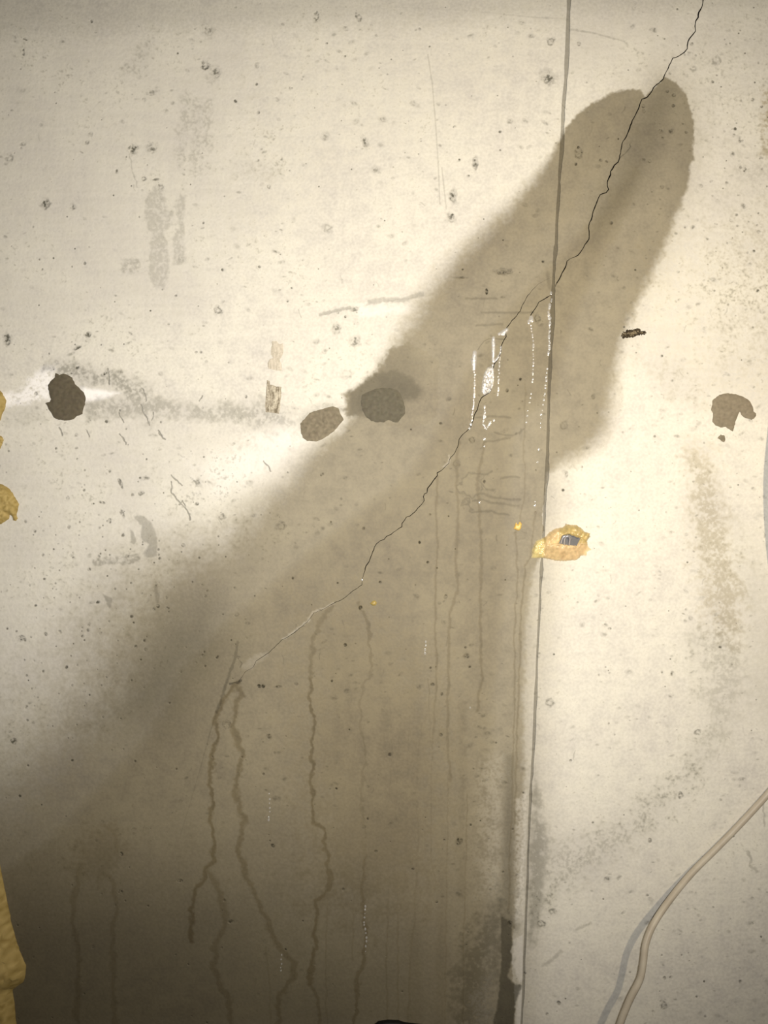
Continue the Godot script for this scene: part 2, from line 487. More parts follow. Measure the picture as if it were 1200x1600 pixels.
	# rusty runs below it
	var runs := [
		[7, 0.62, [369, 1066, 358, 1085, 345, 1100, 336, 1125, 338, 1148, 331, 1190, 328, 1235, 331, 1290, 335, 1345, 322, 1356, 316, 1378, 303, 1392, 298, 1430, 299, 1470]],
		[9, 0.4, [326, 1360, 345, 1395, 352, 1440, 340, 1470, 332, 1505, 342, 1535, 358, 1565, 362, 1640]],
		[9, 0.5, [370, 1068, 374, 1085, 367, 1110, 366, 1135, 379, 1180, 370, 1215, 368, 1240, 382, 1282, 376, 1300, 372, 1335, 384, 1365]],
		[8, 0.45, [384, 1365, 398, 1400, 418, 1440, 432, 1480, 458, 1502, 461, 1520, 436, 1556, 432, 1640]],
		[9, 0.42, [518, 946, 502, 968, 488, 1000, 485, 1060]], [7, 0.6, [485, 1060, 484, 1100, 489, 1125, 486, 1190, 490, 1285, 505, 1296, 508, 1330, 516, 1370, 510, 1398, 493, 1408, 495, 1440, 487, 1500, 484, 1538]],
		[5, 0.42, [484, 1538, 496, 1560, 503, 1640]], [7, 0.44, [562, 942, 570, 970, 578, 1010, 582, 1040]], [6, 0.36, [582, 1040, 566, 1075, 562, 1130, 570, 1190, 564, 1230, 563, 1270, 570, 1290, 568, 1340]],
		[6, 0.5, [568, 1340, 566, 1410, 571, 1450, 570, 1495, 559, 1520, 557, 1565, 551, 1640]], [8, 0.34, [128, 1350, 115, 1395, 114, 1450, 124, 1500, 120, 1560, 120, 1640]],
		[8, 0.34, [160, 1290, 178, 1300, 182, 1330]], [8, 0.32, [158, 1355, 176, 1380, 180, 1420, 175, 1470, 178, 1540, 182, 1640]], [4, 0.26, [660, 1130, 652, 1180, 650, 1240, 653, 1300, 649, 1380, 646, 1450, 640, 1500, 638, 1600]],
		[4, 0.3, [684, 745, 681, 790, 683, 850, 679, 950, 682, 1060, 676, 1160]], [5, 0.3, [717, 690, 712, 730, 716, 790, 712, 880, 715, 920, 702, 960, 700, 1060, 698, 1140, 703, 1220]], [5, 0.3, [757, 690, 752, 720, 745, 745, 748, 800, 752, 860, 750, 960, 752, 1060, 745, 1110]],
		[20, 0.13, [500, 960, 515, 1000, 530, 1100, 520, 1200]], [14, 0.16, [590, 1030, 600, 1120, 588, 1250, 600, 1400]], [22, 0.12, [640, 1000, 652, 1150, 640, 1300, 650, 1640]], [12, 0.15, [540, 1000, 545, 1160]], [16, 0.13, [690, 1240, 688, 1640]], [12, 0.14, [720, 1100, 722, 1400]],
		[3, 0.26, [805, 830, 808, 900, 804, 980, 803, 1120, 800, 1240, 796, 1330, 795, 1420]], [3.4, 0.3, [834, 862, 820, 885, 814, 960, 810, 1080, 806, 1200, 802, 1300]], [3, 0.22, [836, 800, 828, 870]], [3, 0.2, [820, 600, 818, 690, 820, 760, 812, 820]],
		[2.4, 0.26, [608, 1090, 612, 1180, 604, 1280, 606, 1390, 603, 1500, 605, 1640]], [2.4, 0.24, [622, 1150, 618, 1260, 620, 1380, 622, 1640]], [2.4, 0.24, [668, 1060, 674, 1180, 672, 1300, 672, 1340, 682, 1380]], [2.4, 0.24, [700, 1210, 698, 1330, 696, 1450, 695, 1600]],
		[2.4, 0.24, [730, 1240, 727, 1360, 724, 1480, 722, 1620]], [2.4, 0.22, [520, 1210, 521, 1290, 512, 1400, 508, 1480, 510, 1600]], [2.4, 0.2, [548, 1290, 552, 1400, 550, 1500]], [2.4, 0.2, [590, 1230, 600, 1290, 590, 1330]], [2.4, 0.2, [416, 1480, 420, 1540, 424, 1640]], [2, 0.2, [640, 1120, 634, 1240, 640, 1310]]]
	for r in runs:
		stroke(l_brown, P(r[2]), r[0], r[1], 0.9, 3.0 if r[0] > 5.5 else 1.2)
		stroke(l_dark, P(r[2]), r[0] * 0.6, r[1] * 0.34, 1.2, 3.0 if r[0] > 5.5 else 1.2)
	# dried tide rings between crack and joint
	for c in [P([722, 748, 735, 738, 752, 742, 770, 736]), P([720, 748, 722, 770, 735, 780, 748, 770, 748, 750]), P([752, 740, 750, 755, 758, 764, 772, 766]), P([780, 748, 800, 744, 816, 746]), P([748, 770, 770, 776, 790, 780, 806, 780]), P([735, 782, 752, 780, 775, 786, 810, 790]), P([730, 800, 760, 798, 790, 804]), P([726, 778, 730, 800]), P([746, 700, 760, 690, 800, 684]), P([745, 652, 770, 650, 800, 652]), P([745, 508, 785, 506]), P([750, 488, 792, 488, 830, 488]), P([732, 466, 770, 466]), P([770, 676, 800, 680, 812, 670])]:
		stroke(l_dark, c, 3.2, 0.3, 1.3, 6.0)
	# dull wet run lines on the joint side
	stroke(l_dark, P([855, 425, 858, 445, 861, 452]), 6, 0.25, 1.0)
	pits()


func pits() -> void:
	# [x, y, rx, ry, strength, turn, open ring]
	var big := [
		[321, 102, 7, 7, 0.75, 0, 0.4], [336, 113, 7, 9, 0.5, 0, 0], [325, 47, 7, 8, 0.45, 0, 0], [494, 26, 4.5, 9, 0.6, 0, 0.2], [560, 26, 4, 9, 0.6, -0.3, 0.2], [207, 232, 8, 8, 0.62, 0, 0], [206, 234, 4, 4, 0.85, 0, 0], [238, 230, 8, 8, 0.5, 0, 0], [71, 318, 7, 8, 0.65, 0, 0], [113, 324, 4, 5, 0.5, 0, 0], [235, 144, 8, 5, 0.4, -0.3, 0], [224, 155, 4, 4, 0.3, 0, 0], [258, 172, 5, 4, 0.3, 0, 0],
		[225, 279, 4, 4, 0.6, 0, 0.5], [243, 280, 7, 2, 0.55, 0, 0], [249, 291, 5, 6, 0.45, 0, 0], [570, 222, 4, 10, 0.55, -0.4, 0], [508, 212, 5, 6, 0.35, 0, 0], [587, 264, 5, 5, 0.4, 0, 0], [511, 355, 8, 7, 0.35, 0, 0.4], [597, 186, 6, 5, 0.35, 0, 0], [420, 291, 3, 4, 0.4, 0, 0.4], [135, 222, 4, 4, 0.4, 0, 0], [140, 209, 4, 4, 0.3, 0, 0], [14, 247, 7, 6, 0.4, 0, 0.3], [35, 224, 5, 4, 0.35, 0, 0], [36, 80, 2, 7, 0.6, 0, 0], [401, 100, 3, 5, 0.35, 0, 0], [539, 43, 4, 4, 0.4, 0, 0],
		[855, 122, 10, 9, 0.62, 0, 0], [856, 121, 13, 12, 0.3, 0, 0.75], [830, 55, 4, 3, 0.5, 0, 0], [860, 65, 6, 6, 0.5, 0, 0.3], [904, 67, 3.5, 3.5, 0.4, 0, 0.3], [1021, 45, 6, 4, 0.45, 0, 0], [1119, 94, 8, 7, 0.42, -0.3, 0.3], [1083, 107, 6, 5, 0.36, 0, 0.3], [742, 255, 4, 9, 0.7, 0, 0], [707, 306, 6, 8, 0.7, 0, 0], [704, 339, 7, 7, 0.65, -0.5, 0], [796, 189, 4, 4, 0.4, 0, 0], [903, 239, 7, 8, 0.5, 0, 0.6], [903, 230, 2, 2, 0.9, 0, 0], [990, 9, 4, 7, 0.35, 0.3, 0.3], [1005, 165, 3, 3, 0.5, 0, 0],
		[1032, 204, 4, 4, 0.5, 0, 0], [1049, 204, 4, 4, 0.5, 0, 0], [1052, 164, 2.5, 2.5, 0.6, 0, 0], [1052, 148, 3, 3, 0.5, 0, 0], [1042, 142, 2.5, 2.5, 0.5, 0, 0], [1067, 192, 2.5, 2.5, 0.4, 0, 0], [1072, 206, 2.5, 3, 0.4, 0, 0], [1006, 173, 3, 3, 0.5, 0, 0], [1006, 248, 2.5, 2.5, 0.5, 0, 0], [1015, 251, 3, 3, 0.5, 0, 0], [938, 250, 2.5, 2.5, 0.5, 0, 0], [948, 252, 2.5, 2.5, 0.5, 0, 0], [954, 348, 2.5, 3, 0.6, 0, 0], [1034, 292, 3, 3, 0.4, 0, 0], [1145, 239, 4, 4, 0.5, 0, 0], [1162, 320, 4, 5, 0.42, 0, 0], [1143, 344, 3, 3, 0.35, 0, 0], [1185, 362, 3, 3, 0.42, 0, 0], [1176, 155, 3, 3, 0.55, 0, 0], [1170, 565, 7, 6, 0.3, 0, 0],
		[11, 530, 5, 9, 0.75, 0, 0], [137, 522, 5, 4, 0.65, 0, 0], [340, 484, 6, 7, 0.55, 0, 0.4], [121, 543, 6, 2, 0.8, -0.4, 0], [553, 482, 5, 4, 0.6, 0, 0], [525, 512, 7, 8, 0.5, 0, 0], [554, 534, 8, 8, 0.5, 0, 0], [306, 550, 2, 2, 0.5, 0, 0], [313, 550, 2, 2, 0.5, 0, 0], [282, 405, 8, 5, 0.3, 0, 0], [541, 584, 10, 6, 0.25, -0.2, 0.6], [166, 658, 3, 3, 0.75, 0, 0], [164, 583, 8, 2, 0.85, -0.5, 0], [120, 574, 4, 2, 0.85, -0.4, 0], [112, 582, 3, 2, 0.8, 0, 0], [188, 755, 3, 8, 0.6, -0.35, 0], [220, 771, 5, 4, 0.6, 0, 0.2], [228, 746, 5, 3, 0.55, 0.2, 0], [307, 754, 7, 6, 0.5, 0, 0], [190, 802, 3, 7, 0.5, -0.5, 0], [159, 785, 5, 2, 0.6, 0.3, 0], [171, 813, 2.5, 4, 0.75, 0, 0], [307, 787, 3, 2.5, 0.6, 0, 0],
		[785, 424, 14, 5, 0.42, 0, 0.5], [785, 425, 9, 3, 0.6, -0.1, 0], [720, 433, 9, 2, 0.5, 0, 0], [760, 455, 1.6, 4, 0.9, 0, 0], [839, 497, 6, 7, 0.45, 0, 0.5], [880, 663, 6, 6, 0.3, 0, 0.5], [737, 687, 5, 5, 0.5, 0, 0.6], [712, 724, 6, 6, 0.3, 0, 0.4], [792, 610, 2, 4, 0.9, 0.3, 0], [813, 592, 1.6, 1.6, 0.9, 0, 0], [688, 661, 3, 2, 0.6, 0, 0], [927, 619, 3, 5, 0.35, 0, 0], [885, 740, 2, 4, 0.45, 0, 0], [812, 835, 9, 9, 0.25, 0, 0.7],
		[346, 807, 6, 5, 0.5, 0, 0.3], [439, 822, 7, 7, 0.38, 0, 0.3], [33, 997, 6, 4, 0.65, 0, 0], [71, 990, 3, 3, 0.7, 0, 0], [103, 1042, 3, 3, 0.7, 0, 0], [55, 946, 2.5, 2, 0.7, 0, 0], [21, 1158, 5, 5, 0.6, 0, 0], [316, 1024, 3, 3, 0.6, 0, 0], [369, 960, 4, 4, 0.5, 0, 0.2], [354, 1133, 7, 7, 0.4, 0, 0.55], [420, 1151, 4, 4, 0.5, 0, 0], [404, 1072, 3, 2.5, 0.75, 0, 0], [411, 1072, 2.5, 2.5, 0.75, 0, 0], [434, 1073, 5, 2, 0.65, 0, 0], [246, 947, 3, 3, 0.7, 0, 0], [260, 950, 4, 2, 0.6, 0, 0], [539, 1007, 2.5, 2.5, 0.75, 0, 0], [563, 949, 3, 4, 0.7, 0, 0], [668, 878, 2, 2, 0.9, 0, 0], [655, 847, 1.6, 3, 0.85, 0, 0], [728, 1025, 5, 4, 0.55, 0, 0], [727, 1011, 2, 2, 0.6, 0, 0], [675, 1069, 3, 3, 0.5, 0, 0], [688, 1148, 3, 3, 0.45, 0, 0], [696, 932, 3, 3, 0.5, 0, 0],
		[859, 1097, 6, 6, 0.5, 0, 0.3], [1090, 1144, 6, 4, 0.5, 0, 0.2], [1050, 1053, 4, 4, 0.5, 0, 0], [946, 976, 4, 3, 0.55, 0, 0], [952, 982, 3, 2, 0.5, 0, 0], [717, 1315, 5, 8, 0.6, 0.3, 0], [844, 1444, 8, 6, 0.55, 0, 0.4], [862, 1424, 6, 5, 0.5, 0, 0.2], [797, 1443, 4, 5, 0.9, 0, 0], [1036, 1571, 5, 6, 0.5, 0, 0.2], [1048, 1527, 3, 3, 0.5, 0, 0], [1038, 1528, 2.5, 2.5, 0.45, 0, 0], [1063, 1242, 4, 5, 0.6, 0, 0.2], [1159, 1217, 5, 2.5, 0.5, 0, 0], [1015, 1313, 3, 3.5, 0.55, 0, 0], [949, 1373, 4, 4, 0.5, 0, 0], [907, 1343, 4, 4, 0.45, 0, 0], [1175, 1404, 3, 3, 0.3, 0, 0], [873, 1567, 3, 3, 0.55, 0, 0], [280, 1376, 5, 2.5, 0.6, 0, 0], [188, 1394, 4, 4, 0.6, 0, 0], [189, 1334, 3, 3, 0.6, 0, 0], [426, 1321, 3, 3, 0.7, 0, 0], [360, 1440, 5, 3, 0.6, 0, 0], [587, 1330, 2.5, 2.5, 0.6, 0, 0], [926, 1285, 2, 2, 0.5, 0, 0]]
	for b in big:
		if b[6] > 0.0 or b[2] < 3.2:
			spot(l_dark, b[0], b[1], b[2], b[3], b[4], b[5], 0.5, b[6])
		else:
			spot(l_dark, b[0], b[1], b[2] * 1.15, b[3] * 1.15, b[4] * 0.6, b[5], 0.6)
			spot(l_dark, b[0] + rng.randf_range(-0.2, 0.2) * b[2], b[1] + rng.randf_range(-0.2, 0.2) * b[3], b[2] * 0.62, b[3] * 0.62, minf(b[4] * 1.25, 0.95), b[5], 0.4)
			spot(l_dark, b[0] + rng.randf_range(-0.6, 0.6) * b[2], b[1] + rng.randf_range(-0.6, 0.6) * b[3], b[2] * 0.3, b[3] * 0.3, minf(b[4] * 1.3, 0.95), b[5], 0.5)
		spot(l_pit, b[0], b[1], b[2] * 0.85, b[3] * 0.85, b[4] * 0.9, b[5], 0.6)
	for i in 620:   # pin holes all over
		var x := rng.randf_range(-140, 1390)
		var y := rng.randf_range(-45, 1645)
		var r := 0.7 + 1.5 * pow(rng.randf(), 3.0)
		spot(l_dark, x, y, r, r * rng.randf_range(0.7, 1.3), rng.randf_range(0.45, 0.95), 0.0, 0.9)
		spot(l_pit, x, y, r, r, 0.5, 0.0, 0.9)
	for i in 330:   # clusters in the upper right and left of the wet patch
		var right := i % 3 == 0
		var x := rng.randfn(1150, 60) if right else rng.randfn(170, 110)
		var y := rng.randfn(200, 130) if right else rng.randfn(900, 150)
		if x < -140 or x > 1390 or y < -45:
			continue
		var r := 1.0 + 1.6 * pow(rng.randf(), 2.0)
		spot(l_dark, x, y, r, r * rng.randf_range(0.7, 1.2), rng.randf_range(0.4, 0.85), rng.randf() * 3.0, 0.8)
		spot(l_pit, x, y, r, r, 0.4, 0.0, 0.9)
	for i in 6500:  # flecks of thin cement skin, thick in some places and sparse in others
		var x := rng.randf_range(-145, 1395)
		var y := rng.randf_range(-45, 1645)
		var here := n_cloud[int((y - TY0) * S) * W + int((x - TX0) * S)]
		var much := clampf((here - 96) / 90.0, 0.08, 1.0) if x < 860.0 else clampf((x - 860.0) / 260.0, 0.2, 1.0)
		if rng.randf() > much:
			continue
		var r := 1.1 + 2.6 * pow(rng.randf(), 2.0)
		spot(l_dark, x, y, r * rng.randf_range(0.9, 1.7), r * rng.randf_range(0.5, 1.0), rng.randf_range(0.12, 0.44), rng.randf_range(-0.6, 0.6), 1.0)
	for i in 90:    # faint short ticks
		var a := Vector2(rng.randf_range(0, 1200), rng.randf_range(0, 1250))
		var b := a + Vector2(rng.randf_range(-6, 6), rng.randf_range(3, 14))
		stroke(l_dark, PackedVector2Array([a, (a + b) / 2.0 + Vector2(rng.randf_range(-2, 2), 0), b]), 1.5, rng.randf_range(0.12, 0.34), 1.0, 1.0)


func compose() -> Array:
	var lut := PackedByteArray()
	lut.resize(1025)
	for i in 1025:
		lut[i] = int(round(255.0 * Color(i / 1024.0, 0, 0).linear_to_srgb().r))
	var col := PackedByteArray()
	col.resize(W * H * 3)
	var hr := PackedByteArray()
	hr.resize(W * H * 3)
	for at in W * H:
		var cl := (n_cloud[at] - 128) * 0.0078
		var mi := (n_mid[at] - 128) * 0.0078
		var fi := (n_fine[at] - 128) * 0.0078
		var sp := (n_spk[at] - 128) * 0.0078
		var st := (n_str[at] - 128) * 0.0078
		var hz := (n_hz[at] - 128) * 0.0078
		var w := l_wet[at]
		var b := l_brown[at]
		var l := l_light[at]
		# scattered grey specks where the cement skin is thin
		var speck := clampf((sp * 0.5 + fi * 0.7 + mi * 0.5 + cl * 0.4 - 0.5) * 1.8, 0.0, 1.0) * (1.0 - 0.5 * w)
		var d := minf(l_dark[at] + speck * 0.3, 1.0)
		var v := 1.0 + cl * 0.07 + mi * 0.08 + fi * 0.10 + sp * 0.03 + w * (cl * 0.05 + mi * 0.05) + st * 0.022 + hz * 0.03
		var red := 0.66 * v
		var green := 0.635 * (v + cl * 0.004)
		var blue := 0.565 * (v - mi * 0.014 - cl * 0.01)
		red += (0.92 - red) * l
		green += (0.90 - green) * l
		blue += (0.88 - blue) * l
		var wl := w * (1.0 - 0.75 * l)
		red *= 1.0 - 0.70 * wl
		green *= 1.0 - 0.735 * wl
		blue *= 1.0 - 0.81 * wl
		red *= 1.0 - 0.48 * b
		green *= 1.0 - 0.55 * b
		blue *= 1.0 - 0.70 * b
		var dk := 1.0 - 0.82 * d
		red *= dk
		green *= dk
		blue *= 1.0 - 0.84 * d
		var k := at * 3
		col[k] = lut[int(clampf(red, 0.0, 1.0) * 1024.0)]
		col[k + 1] = lut[int(clampf(green, 0.0, 1.0) * 1024.0)]
		col[k + 2] = lut[int(clampf(blue, 0.0, 1.0) * 1024.0)]
		var h := 0.62 + (mi * 0.035 + fi * 0.035 + sp * 0.03) * (1.0 - 0.45 * w) - speck * 0.05 - l_pit[at] * 0.5 + l * 0.03
		hr[k] = int(clampf(h, 0.0, 1.0) * 255.0)
		hr[k + 1] = int(clampf(0.92 - 0.3 * w + fi * 0.05 - b * w * 0.1, 0.1, 1.0) * 255.0)
	var a := Image.create_from_data(W, H, false, Image.FORMAT_RGB8, col)
	var c := Image.create_from_data(W, H, false, Image.FORMAT_RGB8, hr)
	return [ImageTexture.create_from_image(a), ImageTexture.create_from_image(c)]


# ------------------------------------------------------------------ the wall and the room

func plate(poly: PackedVector2Array, deep: float, slant := Vector2.ZERO, z := 0.0) -> ArrayMesh:
	# surface 0: the face of that outline; surface 1: its edges, run back into the wall
	var mesh := ArrayMesh.new()
	var tri := Geometry2D.triangulate_polygon(poly)
	var v := PackedVector3Array()
	var nn := PackedVector3Array()
	var uv := PackedVector2Array()
	for p in poly:
		v.append(pt(p.x, p.y, z))
		nn.append(Vector3(0, 0, 1))
		uv.append(Vector2((p.x - TX0) / (TX1 - TX0), (p.y - TY0) / (TY1 - TY0)))
	var idx := PackedInt32Array()
	for i in range(0, tri.size(), 3):
		var a := v[tri[i]]
		var b := v[tri[i + 1]]
		var c := v[tri[i + 2]]
		if (b - a).cross(c - a).z < 0.0:
			idx.append_array([tri[i], tri[i + 1], tri[i + 2]])
		else:
			idx.append_array([tri[i], tri[i + 2], tri[i + 1]])
	var arr := []
	arr.resize(Mesh.ARRAY_MAX)
	arr[Mesh.ARRAY_VERTEX] = v
	arr[Mesh.ARRAY_NORMAL] = nn
	arr[Mesh.ARRAY_TEX_UV] = uv
	arr[Mesh.ARRAY_INDEX] = idx
	mesh.add_surface_from_arrays(Mesh.PRIMITIVE_TRIANGLES, arr)
	var st := SurfaceTool.new()
	st.begin(Mesh.PRIMITIVE_TRIANGLES)
	var n := poly.size()
	var area2 := 0.0
	for i in n:
		area2 += poly[i].cross(poly[(i + 1) % n])
	for i in n:
		var p := poly[i]
		var q := poly[(i + 1) % n]
		if area2 < 0.0:
			var t := p
			p = q
			q = t
		# seen with y down a positive outline runs clockwise
		var a := pt(p.x, p.y, z)
		var b := pt(q.x, q.y, z)
		var a2 := pt(p.x + slant.x, p.y + slant.y, z - deep)
		var b2 := pt(q.x + slant.x, q.y + slant.y, z - deep)
		for w in [a, b2, b, a, a2, b2]:
			st.set_uv(Vector2(w.x, w.y) * 3.0)
			st.add_vertex(w)
	st.generate_normals()
	st.commit(mesh)
	return mesh


func crack_outline(flat: Array, jag: float) -> PackedVector2Array:
	# [x, y, width, ...]: a slot along that path, roughened between its points
	var path: Array[Vector3] = []
	for i in range(0, flat.size(), 3):
		path.append(Vector3(flat[i], flat[i + 1], flat[i + 2]))
	var fine: Array[Vector3] = [path[0]]
	for i in path.size() - 1:
		var a := path[i]
		var b := path[i + 1]
		var len2 := Vector2(b.x - a.x, b.y - a.y).length()
		var m := maxi(1, int(len2 / 4.0))
		var nrm := Vector2(a.y - b.y, b.x - a.x).normalized()
		for k in range(1, m + 1):
			var q := a.lerp(b, float(k) / m)
			if k < m:
				var o := rng.randf_range(-jag, jag)
				q += Vector3(nrm.x * o, nrm.y * o, 0)
				q.z *= rng.randf_range(0.7, 1.3)
			fine.append(q)
	var left := PackedVector2Array()
	var right := PackedVector2Array()
	for i in fine.size():
		var t := fine[mini(i + 1, fine.size() - 1)] - fine[maxi(i - 1, 0)]
		var nrm := Vector2(-t.y, t.x).normalized() * fine[i].z * 0.42
		var c := Vector2(fine[i].x, fine[i].y)
		left.append(c + nrm)
		right.append(c - nrm)
	right.reverse()
	left.append_array(right)
	return left


func largest(polys: Array, keep: int) -> Array:
	var good := []
	for p: PackedVector2Array in polys:
		var a := 0.0
		for i in p.size():
			a += p[i].cross(p[(i + 1) % p.size()])
		if absf(a) > 400.0:
			good.append([absf(a), p])
	good.sort_custom(func(x, y): return x[0] > y[0])
	return good.slice(0, keep).map(func(g): return g[1])


func build_wall(concrete: StandardMaterial3D) -> void:
	var wall := Node3D.new()
	wall.name = "wall_back"
	wall.set_meta("kind", "structure")
	wall.set_meta("label", "cast concrete wall with a diagonal leaking crack and a dark wet stain")
	add_child(wall)
	var damp := mat(Color(0.16, 0.14, 0.115), 1.0, 0.1)
	var joint := [893, -50, 5, 889, 0, 5, 887, 60, 5.5, 885.5, 95, 6, 884, 125, 4.5, 880.5, 160, 4.5, 880, 180, 5, 879, 205, 4.5, 877.5, 235, 5.5, 875, 265, 4.5, 873.5, 285, 3, 873, 305, 4.5, 870, 350, 3.6, 869, 380, 4, 868, 390, 6, 866, 410, 3.4, 865, 440, 3.6, 864, 462, 6, 863.5, 490, 6.5, 862, 520, 6, 860, 545, 4, 859.5, 575, 5.5, 858, 600, 3.6, 857, 640, 3.4, 856, 690, 3.4, 855, 720, 4.5, 854.5, 740, 6.5, 853.5, 755, 5, 851.5, 780, 3.2, 850, 820, 3.2, 847, 870, 2.8, 846, 890, 5, 845, 905, 3.4, 843.5, 940, 2.8, 842, 970, 3, 839, 1040, 2.8, 837, 1090, 4.2, 834, 1160, 3.2, 831, 1210, 3.4, 829, 1240, 3.2, 827, 1290, 3, 825, 1340, 2.6, 822.5, 1420, 3, 819, 1500, 3.4, 817, 1560, 3, 815, 1600, 3, 812, 1650, 3]
	var ledge := PackedVector2Array()
	var redge := PackedVector2Array()
	for i in range(0, joint.size(), 3):
		var m := 3 if i + 3 < joint.size() else 1
		for k in m:
			var t := float(k) / 3.0
			var e := mini(i + 3, joint.size() - 3)
			var c := Vector3(joint[i], joint[i + 1], joint[i + 2]).lerp(Vector3(joint[e], joint[e + 1], joint[e + 2]), t)
			ledge.append(Vector2(c.x - c.z * 0.6 + rng.randf_range(-0.35, 0.35), c.y))
			redge.append(Vector2(c.x + c.z * 0.6 + rng.randf_range(-0.7, 0.7), c.y))
	var lp := PackedVector2Array([Vector2(TX0, TY0)])
	lp.append_array(ledge)
	lp.append(Vector2(TX0, TY1))
	var back := redge.duplicate()
	back.reverse()
	var rp := PackedVector2Array([Vector2(TX1, TY0), Vector2(TX1, TY1)])
	rp.append_array(back)
	# the crack
	var upper := crack_outline([1100, -60, 2.2, 1098.5, 0, 2.2, 1097, 10, 1.6, 1092, 19, 2.8, 1091, 27, 2.6, 1087, 33, 2, 1086, 41, 2, 1086.5, 49, 1.5, 1080, 57, 2, 1075, 65, 2, 1074, 76, 1.6, 1069, 82, 2, 1060, 88, 1.5, 1051, 91, 1.7, 1048, 98, 1.6, 1044, 107, 1.8, 1039, 116, 1.5, 1036, 124, 1.8, 1026, 132, 1.6, 1021, 137, 2, 1016, 146, 1.9, 1011, 152, 2, 1003, 155, 1.6, 1000, 162, 1.6, 995, 175, 1.9, 990, 185, 1.7, 985, 196, 2, 980, 210, 1.7, 972, 224, 1.5, 970, 235, 1.4, 968, 247, 1.7, 966, 253, 2, 960, 258, 2.2, 954, 268, 1.8, 954, 273, 2.4, 949, 284, 1.7, 949, 291, 1.6, 951, 296, 2, 947, 301, 1.8, 938, 304, 1.6, 934, 312, 1.6, 931, 320, 1.8, 927, 330, 1.6, 924, 343, 2.2, 920, 352, 1.7, 920.5, 362, 1.7, 920, 374, 1.9, 914, 382, 1.5, 911, 388, 1.4, 907, 394, 1.6, 903, 399, 1.7, 897, 402, 1, 891, 404, 0.6, 886, 408, 1.4, 885, 413, 1.6, 881, 422, 2.2, 876, 432, 1.9, 870, 442, 1.8, 866, 450, 2, 862, 460, 2, 856, 470, 2], 0.6)
	var short_arm := crack_outline([872, 452, 1.8, 863, 460, 1.8, 851, 467, 1.4, 842, 472, 1.2, 839, 478, 1.2, 829, 493, 1.6], 0.4)
	var long_arm := crack_outline([878, 424, 0.12, 860, 434, 0.15, 842, 443, 0.3, 831, 454, 0.6, 822, 466, 0.9, 814.5, 481, 1.1, 813, 486, 1.1, 804, 497, 1.4, 799.6, 501, 1.3, 795, 508, 1.5, 790, 515, 1.2, 791, 526, 1.6, 785.6, 535, 1.4, 782.6, 542, 1.5, 783, 550, 1.8, 779, 559, 1.6, 772.5, 568, 2, 770, 578, 1.6, 770.7, 589, 1.8, 769, 598, 2.4, 766, 612, 1.8, 762, 615, 1.6, 752, 622, 1.5, 748, 631, 1.2, 746, 640, 1.4, 741, 649, 1.5, 739.5, 656, 2, 737, 662, 1.4, 736, 667, 1.3, 729, 674, 1.2, 721, 681, 1.3, 717, 687, 1.2, 716.5, 694, 1.1, 713, 702, 1.1, 709, 710, 1, 704, 715, 1.1, 702, 719, 0.8, 701.5, 724, 1, 694, 731, 1, 690, 735, 0.8, 683, 739, 1.8, 683.5, 743, 1.5, 677, 751, 1.6, 673, 757, 1.8, 668, 763, 1.8, 667, 770, 1.2, 663, 772, 1.3, 661.5, 776, 1.6, 663, 782, 1.2, 656, 791, 1.3, 648, 800, 1.3, 641, 806, 1.3, 635, 808, 1.2, 632, 813, 1.2, 628, 818, 1.4, 628, 823, 1.6, 619, 829, 0.8, 611, 835, 1.3, 604, 838, 1.3, 600, 843, 1.2, 594, 845, 1, 588, 850, 1.1, 585, 855, 1.1, 582, 863, 1.4, 579, 871, 1.5, 577, 877, 1.2, 572, 884, 1.6, 570, 892, 1.1, 568, 898, 0.8, 566, 908, 0.6, 565.5, 914, 0.9, 555, 921, 0.9, 537, 935, 0.9, 521, 943, 1.1, 505, 952, 0.5, 490, 958, 0.5, 480, 972, 0.7, 472, 979, 0.7, 453, 993, 0.8, 440, 1000, 0.8, 432, 1008, 0.8, 420, 1020, 0.7, 409, 1027, 0.8, 400, 1033, 0.6, 395, 1043, 0.5, 383, 1050, 0.5, 378, 1058, 0.5, 373, 1065, 0.6], 0.5)
	var lefts: Array = [lp]
	for cut: PackedVector2Array in [short_arm, long_arm]:
		var next := []
		for q: PackedVector2Array in lefts:
			next.append_array(Geometry2D.clip_polygons(q, cut))
		lefts = largest(next, 2)
	var rights := largest(Geometry2D.clip_polygons(rp, upper), 2)
	for q: PackedVector2Array in lefts + rights:
		var o := obj("concrete_panel", plate(q, 0.03, Vector2(5, 4)), null, wall)
		o.set_surface_override_material(0, concrete)
		o.set_surface_override_material(1, damp)
	# the rough seam that fills the gap between the two pours
	var seam := PackedVector2Array()
	for p in ledge:
		seam.append(p + Vector2(-3, 0))
	for p in back:
		seam.append(p + Vector2(3, 0))
	var grout: StandardMaterial3D = concrete.duplicate()
	grout.albedo_color = Color(0.74, 0.735, 0.72)
	var s := obj("formwork_seam", plate(seam, 0.006, Vector2.ZERO, -0.0014), null, wall)
	s.set_surface_override_material(0, grout)
	s.set_surface_override_material(1, damp)
	s.set_meta("label", "narrow grey seam running down between the two pours")
	# the body of the wall behind, and the neighbouring pours out to the corners
	var plain := grain(Color(0.80, 0.785, 0.74), Color(0.845, 0.83, 0.785), 0.03, 0.92, 0.02)
	var soaked := grain(Color(0.40, 0.375, 0.315), Color(0.46, 0.43, 0.365), 0.03, 0.7, 0.02, 6)
	var box := func(called: String, a: Vector3, b: Vector3, m: Material) -> void:
		var bm := BoxMesh.new()
		bm.size = b - a
		var o := obj(called, bm, m, wall)
		o.position = (a + b) / 2.0
	box.call("wall_core", Vector3(-1.7, 0, -0.25), Vector3(1.7, 2.5, -0.031), damp)
	var x0 := pt(TX0, 0).x
	var x1 := pt(TX1, 0).x
